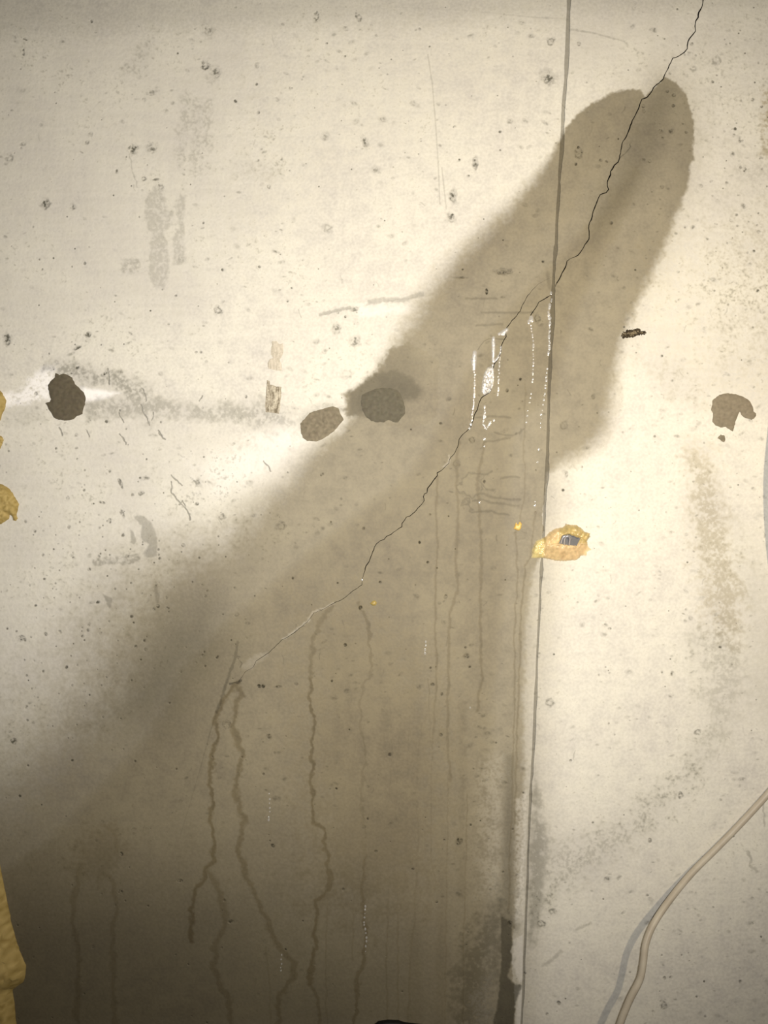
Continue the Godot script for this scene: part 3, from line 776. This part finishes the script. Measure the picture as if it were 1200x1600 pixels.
	var y0 := pt(0, TY1).y
	var y1 := pt(0, TY0).y
	var g := 0.002
	box.call("concrete_panel", Vector3(-1.7, 0, -0.03), Vector3(x0 - g, 2.5, 0), plain)
	box.call("concrete_panel", Vector3(x1 + g, 0, -0.03), Vector3(1.7, 2.5, 0), plain)
	var xm := pt(812, 0).x
	box.call("concrete_panel", Vector3(x0, 0, -0.03), Vector3(xm - g, y0 - g, 0), soaked)
	box.call("concrete_panel", Vector3(xm + g, 0, -0.03), Vector3(x1, y0 - g, 0), plain)
	box.call("concrete_panel", Vector3(x0, y1 + g, -0.03), Vector3(x1, 2.5, 0), plain)


func build_room() -> void:
	var grey := grain(Color(0.62, 0.60, 0.56), Color(0.72, 0.70, 0.66), 0.02, 0.9, 0.04, 8)
	for r in [["floor", Vector3(-1.85, -0.15, -0.25), Vector3(1.85, 0, 3.15)], ["ceiling", Vector3(-1.85, 2.5, -0.25), Vector3(1.85, 2.65, 3.15)], ["wall_left", Vector3(-1.85, 0, -0.25), Vector3(-1.7, 2.5, 3.15)], ["wall_right", Vector3(1.7, 0, -0.25), Vector3(1.85, 2.5, 3.15)], ["wall_front", Vector3(-1.7, 0, 3.0), Vector3(1.7, 2.5, 3.15)]]:
		var bm := BoxMesh.new()
		bm.size = r[2] - r[1]
		var o := obj(r[0], bm, grey, self)
		o.position = (r[1] + r[2]) / 2.0
		o.set_meta("kind", "structure")


# ------------------------------------------------------------------ things on the wall

func lump(outline: PackedVector2Array, step: float, height: Callable, tint: Callable, sunk := 4.0, jag := 0.6) -> ArrayMesh:
	# a solid that stands on the wall inside that outline: height(p, distance to the edge) in units, tint(p, distance) its colour
	var edge := PackedVector2Array()
	var n := outline.size()
	for i in n:
		var a := outline[i]
		var b := outline[(i + 1) % n]
		var m := maxi(1, int(a.distance_to(b) / step))
		var nrm := (b - a).orthogonal().normalized()
		for k in m:
			var q := a.lerp(b, float(k) / m)
			edge.append(q + (nrm * rng.randf_range(-jag, jag) if k > 0 else Vector2.ZERO))
	var pts := edge.duplicate()
	var dist := PackedFloat32Array()
	dist.resize(edge.size())
	dist.fill(0.0)
	var lo := outline[0]
	var hi := outline[0]
	for p in outline:
		lo = lo.min(p)
		hi = hi.max(p)
	var y := lo.y
	while y < hi.y:
		var x := lo.x
		while x < hi.x:
			var p := Vector2(x + rng.randf_range(-0.3, 0.3) * step, y + rng.randf_range(-0.3, 0.3) * step)
			if Geometry2D.is_point_in_polygon(p, edge):
				var best := 1e9
				for i in edge.size():
					best = minf(best, Geometry2D.get_closest_point_to_segment(p, edge[i], edge[(i + 1) % edge.size()]).distance_squared_to(p))
				best = sqrt(best)
				if best > step * 0.45:
					pts.append(p)
					dist.append(best)
			x += step
		y += step
	var tri := Geometry2D.triangulate_delaunay(pts)
	var st := SurfaceTool.new()
	st.begin(Mesh.PRIMITIVE_TRIANGLES)
	st.set_smooth_group(0)
	for i in range(0, tri.size(), 3):
		var c := (pts[tri[i]] + pts[tri[i + 1]] + pts[tri[i + 2]]) / 3.0
		if not Geometry2D.is_point_in_polygon(c, edge):
			continue
		var q := [tri[i], tri[i + 1], tri[i + 2]]
		if (pts[q[1]] - pts[q[0]]).cross(pts[q[2]] - pts[q[0]]) < 0.0:
			q = [q[0], q[2], q[1]]
		for k: int in q:
			st.set_color(tint.call(pts[k], dist[k]))
			st.add_vertex(pt(pts[k].x, pts[k].y, height.call(pts[k], dist[k]) * PX))
	st.set_smooth_group(1)
	var m2 := edge.size()
	var turned := Geometry2D.is_polygon_clockwise(edge)
	for i in m2:
		var p := edge[i]
		var q := edge[(i + 1) % m2]
		if turned:
			var t := p
			p = q
			q = t
		var a := pt(p.x, p.y, height.call(p, 0.0) * PX)
		var b := pt(q.x, q.y, height.call(q, 0.0) * PX)
		var a2 := pt(p.x, p.y, -sunk * PX)
		var b2 := pt(q.x, q.y, -sunk * PX)
		st.set_color(tint.call(p, 0.0))
		for w in [a, b, b2, a, b2, a2]:
			st.add_vertex(w)
	st.generate_normals()
	return st.commit()


func tinted(rough: float, spec := 0.4) -> StandardMaterial3D:
	var m := mat(Color.WHITE, rough, spec)
	m.vertex_color_use_as_albedo = true
	return m


func mortar() -> void:
	var noise := fbm(21, 0.06, 4)
	var rough := tinted(0.9, 0.25)
	var tone := func(c: Color, k: float) -> Callable:
		return func(p: Vector2, _d: float) -> Color: return c * (1.0 + k * noise.get_noise_2d(p.x * 2.5, p.y * 2.5))
	var dome := func(most: float) -> Callable:
		return func(p: Vector2, d: float) -> float: return 0.8 + most * (1.0 - exp(-d / 3.0)) + 0.9 * noise.get_noise_2d(p.x * 3.0, p.y * 3.0) * minf(1.0, d / 3.0)
	var o := obj("mortar_plug", lump(P([87, 583, 93, 586, 99, 584, 106, 586, 113, 590, 117, 600, 124, 606, 131, 613, 134, 622, 133, 632, 130, 640, 129, 647, 120, 650, 115, 655, 104, 657, 92, 656, 84, 652, 78, 642, 75, 636, 71, 630, 78, 628, 80, 624, 77, 614, 75, 602, 79, 596, 86, 590]), 3.0, dome.call(2.0), tone.call(Color(0.115, 0.098, 0.068), 0.35)), rough, self)
	tag(o, "dark brown mortar plug filling the tie hole between white lime stains, nearest the left edge", "mortar plug")
	o = obj("mortar_plug", lump(P([566, 617, 576, 612, 586, 608, 598, 606, 612, 607, 622, 610, 627, 618, 630, 626, 633, 636, 633, 646, 628, 652, 622, 660, 614, 659, 607, 656, 600, 660, 590, 660, 580, 658, 571, 650, 566, 640, 564, 628]), 3.0, dome.call(1.8), tone.call(Color(0.124, 0.112, 0.082), 0.3)), rough, self)
	tag(o, "round grey mortar plug on the edge of the wet stain, left of the crack", "mortar plug")
	o = obj("mortar_smear", lump(P([469, 662, 478, 652, 484, 645, 500, 640, 520, 635, 529, 638, 534, 650, 537, 656, 530, 664, 522, 674, 510, 682, 502, 687, 494, 690, 480, 689, 473, 684, 470, 674]), 3.0, func(p: Vector2, d: float) -> float: return 0.5 + minf(d * 0.12, 1.2) + 0.6 * noise.get_noise_2d(p.x * 3.0, p.y * 3.0), tone.call(Color(0.20, 0.172, 0.122), 0.5)), rough, self)
	tag(o, "brown smear of mortar to the lower left of the round grey plug", "mortar smear")
	o = obj("mortar_plug", lump(P([1113, 632, 1113, 626, 1118, 622, 1124, 617, 1132, 615, 1143, 615, 1152, 617, 1161, 620, 1168, 624, 1173, 630, 1176, 636, 1177, 643, 1181, 646, 1181, 650, 1178, 654, 1174, 656, 1168, 654, 1162, 652, 1158, 648, 1156, 643, 1153, 648, 1149, 658, 1147, 668, 1145, 674, 1140, 671, 1134, 667, 1126, 668, 1118, 665, 1113, 659, 1114, 648, 1111, 641]), 2.5, func(p: Vector2, d: float) -> float: return 0.8 + 2.2 * (1.0 - exp(-d / 3.0)) - 1.6 * exp(-pow((p.y - 646.0 - (p.x - 1113.0) * 0.42) / 1.6, 2.0)) * (1.0 if p.x < 1146.0 else 0.0) + noise.get_noise_2d(p.x * 3.0, p.y * 3.0) * minf(1.0, d / 3.0), tone.call(Color(0.225, 0.192, 0.138), 0.3)), rough, self)
	tag(o, "hooked grey-brown mortar plug with a crease, near the right edge", "mortar plug")
	o = obj("mortar_crumb", lump(P([1121, 685, 1126, 679, 1132, 681, 1133, 687, 1131, 691, 1126, 688]), 1.6, dome.call(1.4), tone.call(Color(0.21, 0.18, 0.13), 0.3)), rough, self)
	tag(o, "tiny grey-brown mortar crumb just under the hooked plug", "mortar crumb")


func chips() -> void:
	var noise := fbm(31, 0.07, 3)
	var rough := tinted(0.85, 0.3)
	# a dark scrap bedded in the right panel, standing a little proud, crumbly
	var o := obj("wood_scrap", lump(P([969, 527, 971, 521, 975, 517, 979, 514, 985, 514, 992, 513, 1001, 512, 1003, 516, 1008, 515, 1012, 518, 1011, 521, 1004, 524, 998, 526, 993, 528, 986, 528, 980, 529, 974, 530]), 1.6,
		func(p: Vector2, d: float) -> float: return minf(d, 3.0) * 0.9 - 1.0 + 3.0 * noise.get_noise_2d(p.x * 7.0, p.y * 7.0),
		func(p: Vector2, d: float) -> Color: return Color(0.03, 0.022, 0.013).lerp(Color(0.33, 0.27, 0.17), clampf(d / 9.0 + noise.get_noise_2d(p.x * 9.0, p.y * 9.0) * 1.3 - 0.45, 0.0, 1.0)), 5.0, 0.9), rough, self)
	tag(o, "small dark wood scrap stuck in the concrete, right of the wet stain", "wood scrap")
	# slivers of the form boards left in the surface
	var sliver := func(outline: PackedVector2Array, a: Color, b: Color, ridge: float) -> ArrayMesh:
		return lump(outline, 1.8, func(p: Vector2, d: float) -> float: return 0.3 + minf(d, 2.0) * 0.3 + ridge * noise.get_noise_2d(p.x * 6.0 + p.y * 0.4, p.y * 0.5),
			func(p: Vector2, _d: float) -> Color: return a.lerp(b, clampf(0.5 + 1.2 * noise.get_noise_2d(p.x * 6.0 + p.y * 0.4, p.y * 0.5), 0.0, 1.0)), 2.0, 0.4)
	o = obj("wood_sliver", sliver.call(P([417, 594, 421, 595, 422, 601, 430, 603, 440, 605, 439, 622, 437, 640, 436, 647, 428, 645, 415, 644, 414, 632, 416, 612]), Color(0.16, 0.13, 0.09), Color(0.58, 0.53, 0.42), 1.2), rough, self)
	tag(o, "grey grained wood sliver, the lower of two stuck in the pale concrete", "wood sliver")
	o = obj("wood_sliver", sliver.call(P([425, 533, 432, 533, 437, 538, 442, 536, 443, 548, 441, 556, 437, 562, 440, 570, 441, 579, 434, 579, 419, 576, 418, 568, 421, 562, 427, 559, 423, 554]), Color(0.44, 0.40, 0.32), Color(0.64, 0.58, 0.48), 0.7), rough, self)
	tag(o, "pale faint wood sliver, the upper of two stuck in the pale concrete", "wood sliver")


func foam() -> void:
	var noise := fbm(41, 0.05, 4)
	var skin := tinted(0.55, 0.45)
	skin.clearcoat_enabled = true
	skin.clearcoat = 0.5
	skin.clearcoat_roughness = 0.2
	skin.subsurf_scatter_enabled = true
	skin.subsurf_scatter_strength = 0.05
	# ---- the lump round the form tie: yellow skin, peach where it was cut
	var pocket := P([871, 849, 873, 843, 876, 836, 882, 834, 889, 834, 893, 836, 900, 838, 907, 841, 904, 848, 901, 854, 894, 853, 884, 852, 877, 851])
	var high := func(p: Vector2, d: float) -> float:
		var bump := noise.get_noise_2d(p.x * 2.2, p.y * 2.2)
		var h := 15.0 * (1.0 - exp(-d / 5.0)) + 3.5 * bump * minf(1.0, d / 3.0)
		if p.y > 850.0:    # the knife left flat faces below the tie
			h = minf(h, 17.0 - (p.y - 851.0) * 0.55 - absf(p.x - 876.0) * 0.10)
			h = minf(h, 15.0 - (p.y - 856.0) * 0.3 - (p.x - 890.0) * 0.55 if p.x > 890.0 else 99.0)
			h += 3.0 * exp(-pow((p.x - 894.0 - (p.y - 853.0) * 0.58) / 1.3, 2.0)) * minf(1.0, d / 2.0)
		elif p.x < 872.0:
			h = minf(h, 9.0 + (872.0 - p.x) * 0.22)
		if p.x < 851.0:
			h = minf(h, 4.5 + 6.0 * absf(noise.get_noise_2d(p.x * 3.5, p.y * 3.5)) + maxf(0.0, 840.0 - p.x) * 0.3)
		if p.x > 904.0:
			h = minf(h, 10.0 - (p.x - 904.0) * 0.3 + 4.0 * noise.get_noise_2d(p.x * 5.0, p.y * 5.0))
		if Geometry2D.is_point_in_polygon(p, pocket):
			h = minf(h, 1.0)
		return maxf(h, 0.3)
	var tint := func(p: Vector2, d: float) -> Color:
		var yellow := Color(0.46, 0.35, 0.14)
		var peach := Color(0.62, 0.45, 0.24)
		var cut := clampf((p.y - 846.0) / 6.0, 0.0, 1.0) * clampf((p.x - 846.0) / 8.0, 0.0, 1.0)
		if p.x < 872.0 and p.x > 851.0:
			cut = 0.8
		var c := yellow.lerp(peach, cut)
		if p.x < 848.0:
			c = Color(0.56, 0.46, 0.20)
		c = c.lerp(Color(0.42, 0.28, 0.13), clampf(1.0 - p.distance_to(Vector2(877, 866)) / 7.0, 0.0, 0.55))
		c = c.lerp(Color(0.70, 0.58, 0.38), clampf(1.0 - d / 1.6, 0.0, 0.5))
		return c * (1.0 + 0.35 * noise.get_noise_2d(p.x * 2.5 + 90.0, p.y * 2.5))
	var f := thing("foam_lump", "yellow foam lump cut open around a metal tie, on the seam", "foam")
	obj("foam_body", lump(P([830, 871, 831, 861, 835, 850, 838, 845, 846, 842, 853, 838, 858, 832, 868, 826, 879, 824, 885, 819, 891, 820, 900, 820, 907, 824, 914, 831, 922, 833, 921, 840, 917, 846, 919, 854, 924, 859, 917, 862, 916, 868, 908, 868, 905, 872, 900, 875, 880, 877, 868, 876, 850, 872, 843, 872, 834, 872]), 1.5, high, tint, 3.0, 0.5), skin, f)
	# ---- the tie in its pocket
	var tie := thing("form_tie", "bent shiny metal form tie sunk inside the cut yellow foam lump", "form tie")
	var steel := mat(Color(0.62, 0.63, 0.66), 0.3, 0.6, 0.45)
	var dark := mat(Color(0.27, 0.27, 0.28), 0.45, 0.5, 0.3)
	var loop: Array[Vector3] = []
	for i in 15:
		var a := PI * i / 14.0
		loop.append(pt(885.0 - cos(a) * 4.2, 843.0 - sin(a) * 5.5, (5.0 + sin(a) * 4.0) * PX))
	loop.push_front(pt(881.2, 852.5, 2.0 * PX))
	loop.append(pt(888.6, 852.5, 2.0 * PX))
	obj("wire_loop", tube(loop, 1.7 * PX, 10), steel, tie)
	obj("wire_loop", tube([pt(876, 850, 2 * PX), pt(876.5, 844, 5 * PX), pt(879, 838.5, 7 * PX), pt(885, 836.6, 7.5 * PX), pt(890, 838, 6 * PX), pt(892, 843, 4 * PX)], 1.3 * PX, 10), steel, tie)
	obj("tie_plate", lump(P([873, 849, 878, 836, 889, 835, 906, 841, 900, 853, 884, 851]), 3.0, func(p: Vector2, _d: float) -> float: return 2.2 + (p.x - 873.0) * 0.05, func(_p: Vector2, _d: float) -> Color: return Color.WHITE, 0.0, 0.0), dark, tie)
	# ---- lumps along the left edge
	var dull := tinted(0.7, 0.3)
	var ochre := func(p: Vector2, d: float) -> Color: return Color(0.26, 0.185, 0.055).lerp(Color(0.46, 0.35, 0.14), clampf(0.5 + noise.get_noise_2d(p.x * 4.0, p.y * 4.0) + d * 0.01, 0.0, 1.0))
	var puff := func(most: float) -> Callable:
		return func(p: Vector2, d: float) -> float: return 1.0 + most * (1.0 - exp(-d / (most * 0.6))) + most * 0.3 * noise.get_noise_2d(p.x * 3.0, p.y * 3.0) * minf(1.0, d / 4.0)
	var o := obj("foam_blob", lump(P([-30, 598, -6, 606, 2, 612, 7, 620, 10, 626, 8, 638, 3, 648, 0, 658, -12, 664, -34, 650]), 3.0, puff.call(8.0), ochre, 3.0), dull, self)
	tag(o, "ochre foam blob at the left edge, beside the white lime streak", "foam")
	o = obj("foam_blob", lump(P([-24, 676, -4, 680, 3, 682, 6, 688, 3, 696, 0, 702, -20, 706]), 2.0, puff.call(4.0), ochre, 3.0), dull, self)
	tag(o, "smallest ochre foam blob at the left edge, midway between two bigger ones", "foam")
	o = obj("foam_blob", lump(P([-50, 752, -10, 754, 4, 757, 14, 763, 20, 770, 25, 780, 30, 788, 28, 797, 26, 804, 28, 810, 25, 814, 21, 813, 19, 806, 15, 804, 14, 811, 8, 815, 2, 819, -20, 826, -52, 812]), 2.5, puff.call(9.0), ochre, 3.0), dull, self)
	tag(o, "lumpy ochre foam blob at the left edge with a small drooping tail", "foam")
	o = obj("foam_mass", lump(P([-110, 1270, -40, 1310, 0, 1350, 4, 1372, 10, 1400, 14, 1420, 19, 1445, 26, 1470, 33, 1490, 41, 1508, 40, 1522, 37, 1534, 28, 1540, 20, 1546, 22, 1562, 24, 1580, 26, 1600, 28, 1640, -30, 1690, -110, 1670]), 5.0, puff.call(26.0), ochre, 3.0), dull, self)
	tag(o, "large ochre foam mass in the dark lower left corner", "foam")
	o = obj("foam_crumb", lump(P([802, 826, 804, 822, 806, 816, 809, 820, 812, 815, 815, 818, 814, 825, 811, 829, 807, 828]), 1.2, puff.call(3.0), func(_p: Vector2, d: float) -> Color: return Color(0.6, 0.38, 0.08).lerp(Color(0.75, 0.56, 0.2), clampf(d / 3.0, 0.0, 1.0)), 1.0, 0.3), skin, self)
	tag(o, "tiny orange-yellow foam crumb left of the cut foam lump", "foam")
	o = obj("foam_crumb", lump(P([578, 943, 582, 939, 586, 938, 589, 942, 587, 946, 582, 946]), 1.2, puff.call(3.0), func(_p: Vector2, _d: float) -> Color: return Color(0.36, 0.27, 0.08), 1.0, 0.3), skin, self)
	tag(o, "tiny dull yellow foam crumb on the wet concrete below the crack", "foam")


func tube(path: Array, r: float, sides: int) -> ArrayMesh:
	var st := SurfaceTool.new()
	st.begin(Mesh.PRIMITIVE_TRIANGLES)
	st.set_smooth_group(0)
	var n := path.size()
	var rings := []
	var up := Vector3(0, 0, 1)
	for i in n:
		var t: Vector3 = (path[mini(i + 1, n - 1)] - path[maxi(i - 1, 0)]).normalized()
		var s := t.cross(up).normalized() if absf(t.dot(up)) < 0.99 else Vector3.RIGHT
		up = s.cross(t).normalized()
		var ring := []
		for k in sides:
			var a := TAU * k / sides
			ring.append(path[i] + (s * cos(a) + up * sin(a)) * r)
		rings.append(ring)
	for i in n - 1:
		for k in sides:
			var a: Vector3 = rings[i][k]
			var b: Vector3 = rings[i][(k + 1) % sides]
			var c: Vector3 = rings[i + 1][(k + 1) % sides]
			var d: Vector3 = rings[i + 1][k]
			for w in [a, b, c, a, c, d]:
				st.add_vertex(w)
	for e in [0, n - 1]:
		for k in sides:
			var a: Vector3 = rings[e][k]
			var b: Vector3 = rings[e][(k + 1) % sides]
			for w in ([path[e], b, a] if e == 0 else [path[e], a, b]):
				st.add_vertex(w)
	st.generate_normals()
	return st.commit()


func seen(x: float, y: float, off: float) -> Vector3:
	# a point that stands off the wall, in line with that spot of it from where the photographer stood
	var eye := Vector3(0, EYE, 0.98)
	return pt(x, y).lerp(eye, off / 0.98)


func cable() -> void:
	# [x, y on the wall behind it, how far it stands off]
	var c := Curve3D.new()
	var q := [[1250, 300, 0.05], [1240, 500, 0.036], [1224, 640, 0.03], [1215, 760, 0.03], [1226, 900, 0.03], [1252, 1020, 0.024], [1268, 1110, 0.014], [1245, 1186, 0.008], [1200, 1240, 0.0065], [1160, 1284, 0.007], [1120, 1325, 0.009], [1080, 1365, 0.016], [1045, 1408, 0.03], [1020, 1446, 0.043], [1009, 1475, 0.05], [1005, 1505, 0.055], [1000, 1530, 0.058], [984, 1562, 0.06], [969, 1600, 0.062], [955, 1650, 0.062], [935, 1760, 0.06]]
	var pts: Array[Vector3] = [Vector3(0.6, 2.495, 0.05), Vector3(0.585, 2.2, 0.055)]
	for w in q:
		pts.append(seen(w[0], w[1], w[2]))
	pts.append_array([Vector3(0.24, 0.3, 0.06), Vector3(0.2, 0.06, 0.08), Vector3(0.1, 0.006, 0.2), Vector3(-0.2, 0.0055, 0.4)])
	for i in pts.size():
		var a := pts[maxi(i - 1, 0)]
		var b := pts[mini(i + 1, pts.size() - 1)]
		var t := (b - a).normalized()
		c.add_point(pts[i], -t * pts[i].distance_to(a) * 0.33, t * pts[i].distance_to(b) * 0.33)
	c.bake_interval = 0.008
	var path := []
	for p in c.get_baked_points():
		path.append(p)
	var o := obj("cable", tube(path, 0.0042, 14), grain(Color(0.75, 0.72, 0.655), Color(0.68, 0.64, 0.575), 0.02, 0.42, 0.0, 5), self)
	tag(o, "off-white cable hanging loose across the lower right of the wall", "cable")


func tool_top() -> void:
	# the black grip of something that leans on the wall; only its top shows
	var black := mat(Color(0.03, 0.028, 0.027), 0.5, 0.4)
	var t := thing("black_handle", "black rounded handle end peeking in at the bottom edge", "handle", Vector3.ZERO)
	var a := [[586, 1604], [594, 1597.5], [606, 1596], [622, 1596.5], [630, 1599.5], [650, 1602], [680, 1605], [700, 1614]]
	var path := []
	for p in a:
		path.append(seen(p[0], p[1] + 6.0, 0.03))
	obj("grip", tube(path, 0.006, 14), black, t)
	var foot := Vector3(0.03, 0.0, 0.28)
	var neck := seen(640, 1660, 0.035)
	obj("fork", tube([path[0], seen(600, 1630, 0.032), neck], 0.005, 10), black, t)
	obj("fork", tube([path[7], seen(680, 1640, 0.032), neck], 0.005, 10), black, t)
	obj("shaft", tube([neck, neck.lerp(foot, 0.5), foot], 0.011, 14), black, t)


func beads(rows: Array, m: Material, parent: Node) -> void:
	# drops [x, y, radius]: low caps of water, joined into one
	var st := SurfaceTool.new()
	st.begin(Mesh.PRIMITIVE_TRIANGLES)
	st.set_smooth_group(0)
	for d in rows:
		var r: float = d[2]
		r *= 1.25
		var tall := rng.randf_range(1.0, 1.6)
		var last := []
		for i in 6:
			var a := PI * 0.5 * i / 5.0
			var ring := []
			for k in 10:
				var b := TAU * k / 10.0
				ring.append(pt(d[0] + cos(b) * cos(a) * r, d[1] + sin(b) * cos(a) * r * tall, (0.05 + sin(a) * 0.22 * r) * PX))
			if i > 0:
				for k in 10:
					for w in [last[k], ring[(k + 1) % 10], last[(k + 1) % 10], last[k], ring[k], ring[(k + 1) % 10]]:
						st.add_vertex(w)
			last = ring
	st.generate_normals()
	var o := obj("droplets", st.commit(), m, parent)
	o.set_meta("kind", "stuff")


func water() -> void:
	var wet := StandardMaterial3D.new()
	wet.albedo_color = Color(1, 1, 1, 0.04)
	wet.transparency = BaseMaterial3D.TRANSPARENCY_ALPHA
	wet.roughness = 0.1
	wet.metallic_specular = 0.71
	wet.metallic = 0.25
	var film: StandardMaterial3D = wet.duplicate()
	film.albedo_color = Color(1, 1, 1, 0.14)
	film.metallic = 0.12
	var noise := fbm(51, 0.09, 3)
	var sheet := func(outline: PackedVector2Array, tall: float) -> ArrayMesh:
		return lump(outline, 1.1, func(p: Vector2, d: float) -> float: return 0.3 + minf(d, 2.0) * 0.5 + tall * absf(noise.get_noise_2d(p.x * 5.0, p.y * 5.0)) * minf(d, 1.5), func(_p: Vector2, _d: float) -> Color: return Color.WHITE, 0.2, 0.3)
	var line := func(pts: PackedVector2Array, gap: float, r: float) -> Array:
		var out := []
		for i in pts.size() - 1:
			var m := maxi(1, int(pts[i].distance_to(pts[i + 1]) / gap))
			for k in m:
				var q := pts[i].lerp(pts[i + 1], (k + rng.randf_range(0.0, 0.7)) / m)
				out.append([q.x + rng.randf_range(-0.7, 0.7), q.y, r * rng.randf_range(0.6, 1.35)])
		return out
	var t := thing("water_trickle", "glistening water trickle farthest left of the crack, fat blob on top", "water trickle")
	obj("water_film", sheet.call(P([739, 549, 742, 547, 745, 549, 745, 558, 744, 570, 743, 579, 740, 579, 737, 570, 735, 563, 738, 558]), 2.0), film, t)
	beads(line.call(P([741, 580, 742, 600, 740, 630, 738, 650, 736, 664, 733, 672]), 3.6, 1.2) + line.call(P([741, 552, 740, 578]), 1.8, 1.5), wet, t)
	t = thing("water_trickle", "bright water blob and strip where the crack begins to weep", "water trickle")
	obj("water_film", sheet.call(P([769, 527, 773, 526, 774, 540, 773, 560, 772, 567, 769, 567, 768, 555, 768, 535]), 2.0), film, t)
	obj("water_film", sheet.call(P([777, 522, 782, 518, 788, 514, 795, 513, 794, 518, 788, 524, 783, 523, 779, 524]), 2.5), film, t)
	beads(line.call(P([771, 528, 771, 566]), 1.8, 1.6) + line.call(P([779, 522, 786, 522, 792, 514]), 1.8, 1.7) + line.call(P([772, 566, 780, 556]), 2.4, 1.3), wet, t)
	t = thing("water_trickle", "wide grainy wet film hugging the left of the crack", "water trickle")
	obj("water_film", sheet.call(P([760, 576, 767, 572, 771, 576, 771, 590, 769, 602, 765, 613, 757, 618, 752, 612, 753, 598, 756, 584]), 3.0), film, t)
	var grit := []
	for i in 70:
		var u := rng.randf()
		grit.append([lerpf(765, 757, u) + rng.randf_range(-6, 6) * (1.0 - 0.5 * u), lerpf(575, 615, u), rng.randf_range(0.5, 1.2)])
	beads(grit + line.call(P([770, 570, 770, 598, 764, 614]), 3.0, 1.3), wet, t)
	t = thing("water_trickle", "row of small water beads right of the crack, below its weeping blob", "water trickle")
	beads(line.call(P([783, 540, 781, 560, 779, 590, 778, 620]), 4.0, 1.2), wet, t)
	t = thing("water_trickle", "v-shaped cluster of water beads below the crack", "water trickle")
	beads(line.call(P([758, 634, 757, 650, 755, 662, 760, 671, 766, 660, 772, 656]), 3.0, 1.4) + [[757, 686, 1.9], [757, 697, 1.1], [757.5, 651, 2.0]], wet, t)
	t = thing("water_trickle", "thin beaded water trickle midway between the crack and the seam", "water trickle")
	beads([[830, 498, 2.8], [826.5, 503, 2.0], [831, 501, 2.2]] + line.call(P([829, 506, 832, 520, 833, 540, 833.5, 560, 833, 590, 832, 600]), 4.5, 1.3) + line.call(P([831, 612, 826, 636, 824, 648, 822, 664]), 7.0, 1.2), wet, t)
	t = thing("water_trickle", "beaded water trickle running down the left side of the seam", "water trickle")
	beads([[861, 458, 1.5], [859, 497, 2.4], [858, 492, 1.8]] + line.call(P([863, 466, 860, 474, 857, 486, 859, 500, 858, 526, 859, 545, 857, 556]), 3.6, 1.4) + line.call(P([855, 575, 852, 606, 850, 630, 846, 645, 845, 672]), 6.0, 1.2) + [[842, 702, 1.3], [840, 722, 1.4], [836, 790, 1.6], [836, 784, 1.0]], wet, t)
	var loose := [[P([735, 1105, 736, 1108]), "single bright water drops low on the wet concrete"], [P([421, 1240, 422, 1262, 419, 1280, 421, 1290]), ""], [P([571, 1415, 569, 1445, 573, 1470, 570, 1490]), ""], [P([440, 1490, 439, 1520]), ""], [P([566, 906, 568, 909]), ""], [P([748, 784, 753, 788]), ""], [P([811, 826, 812, 828]), ""], [P([666, 1000, 664, 1024]), ""]]
	var all := []
	for l in loose:
		all.append_array(line.call(l[0], 6.0, 1.0))
	t = thing("water_drops", "scattered single water drops on the wet concrete below the crack", "water drops")
	beads(all, wet, t)
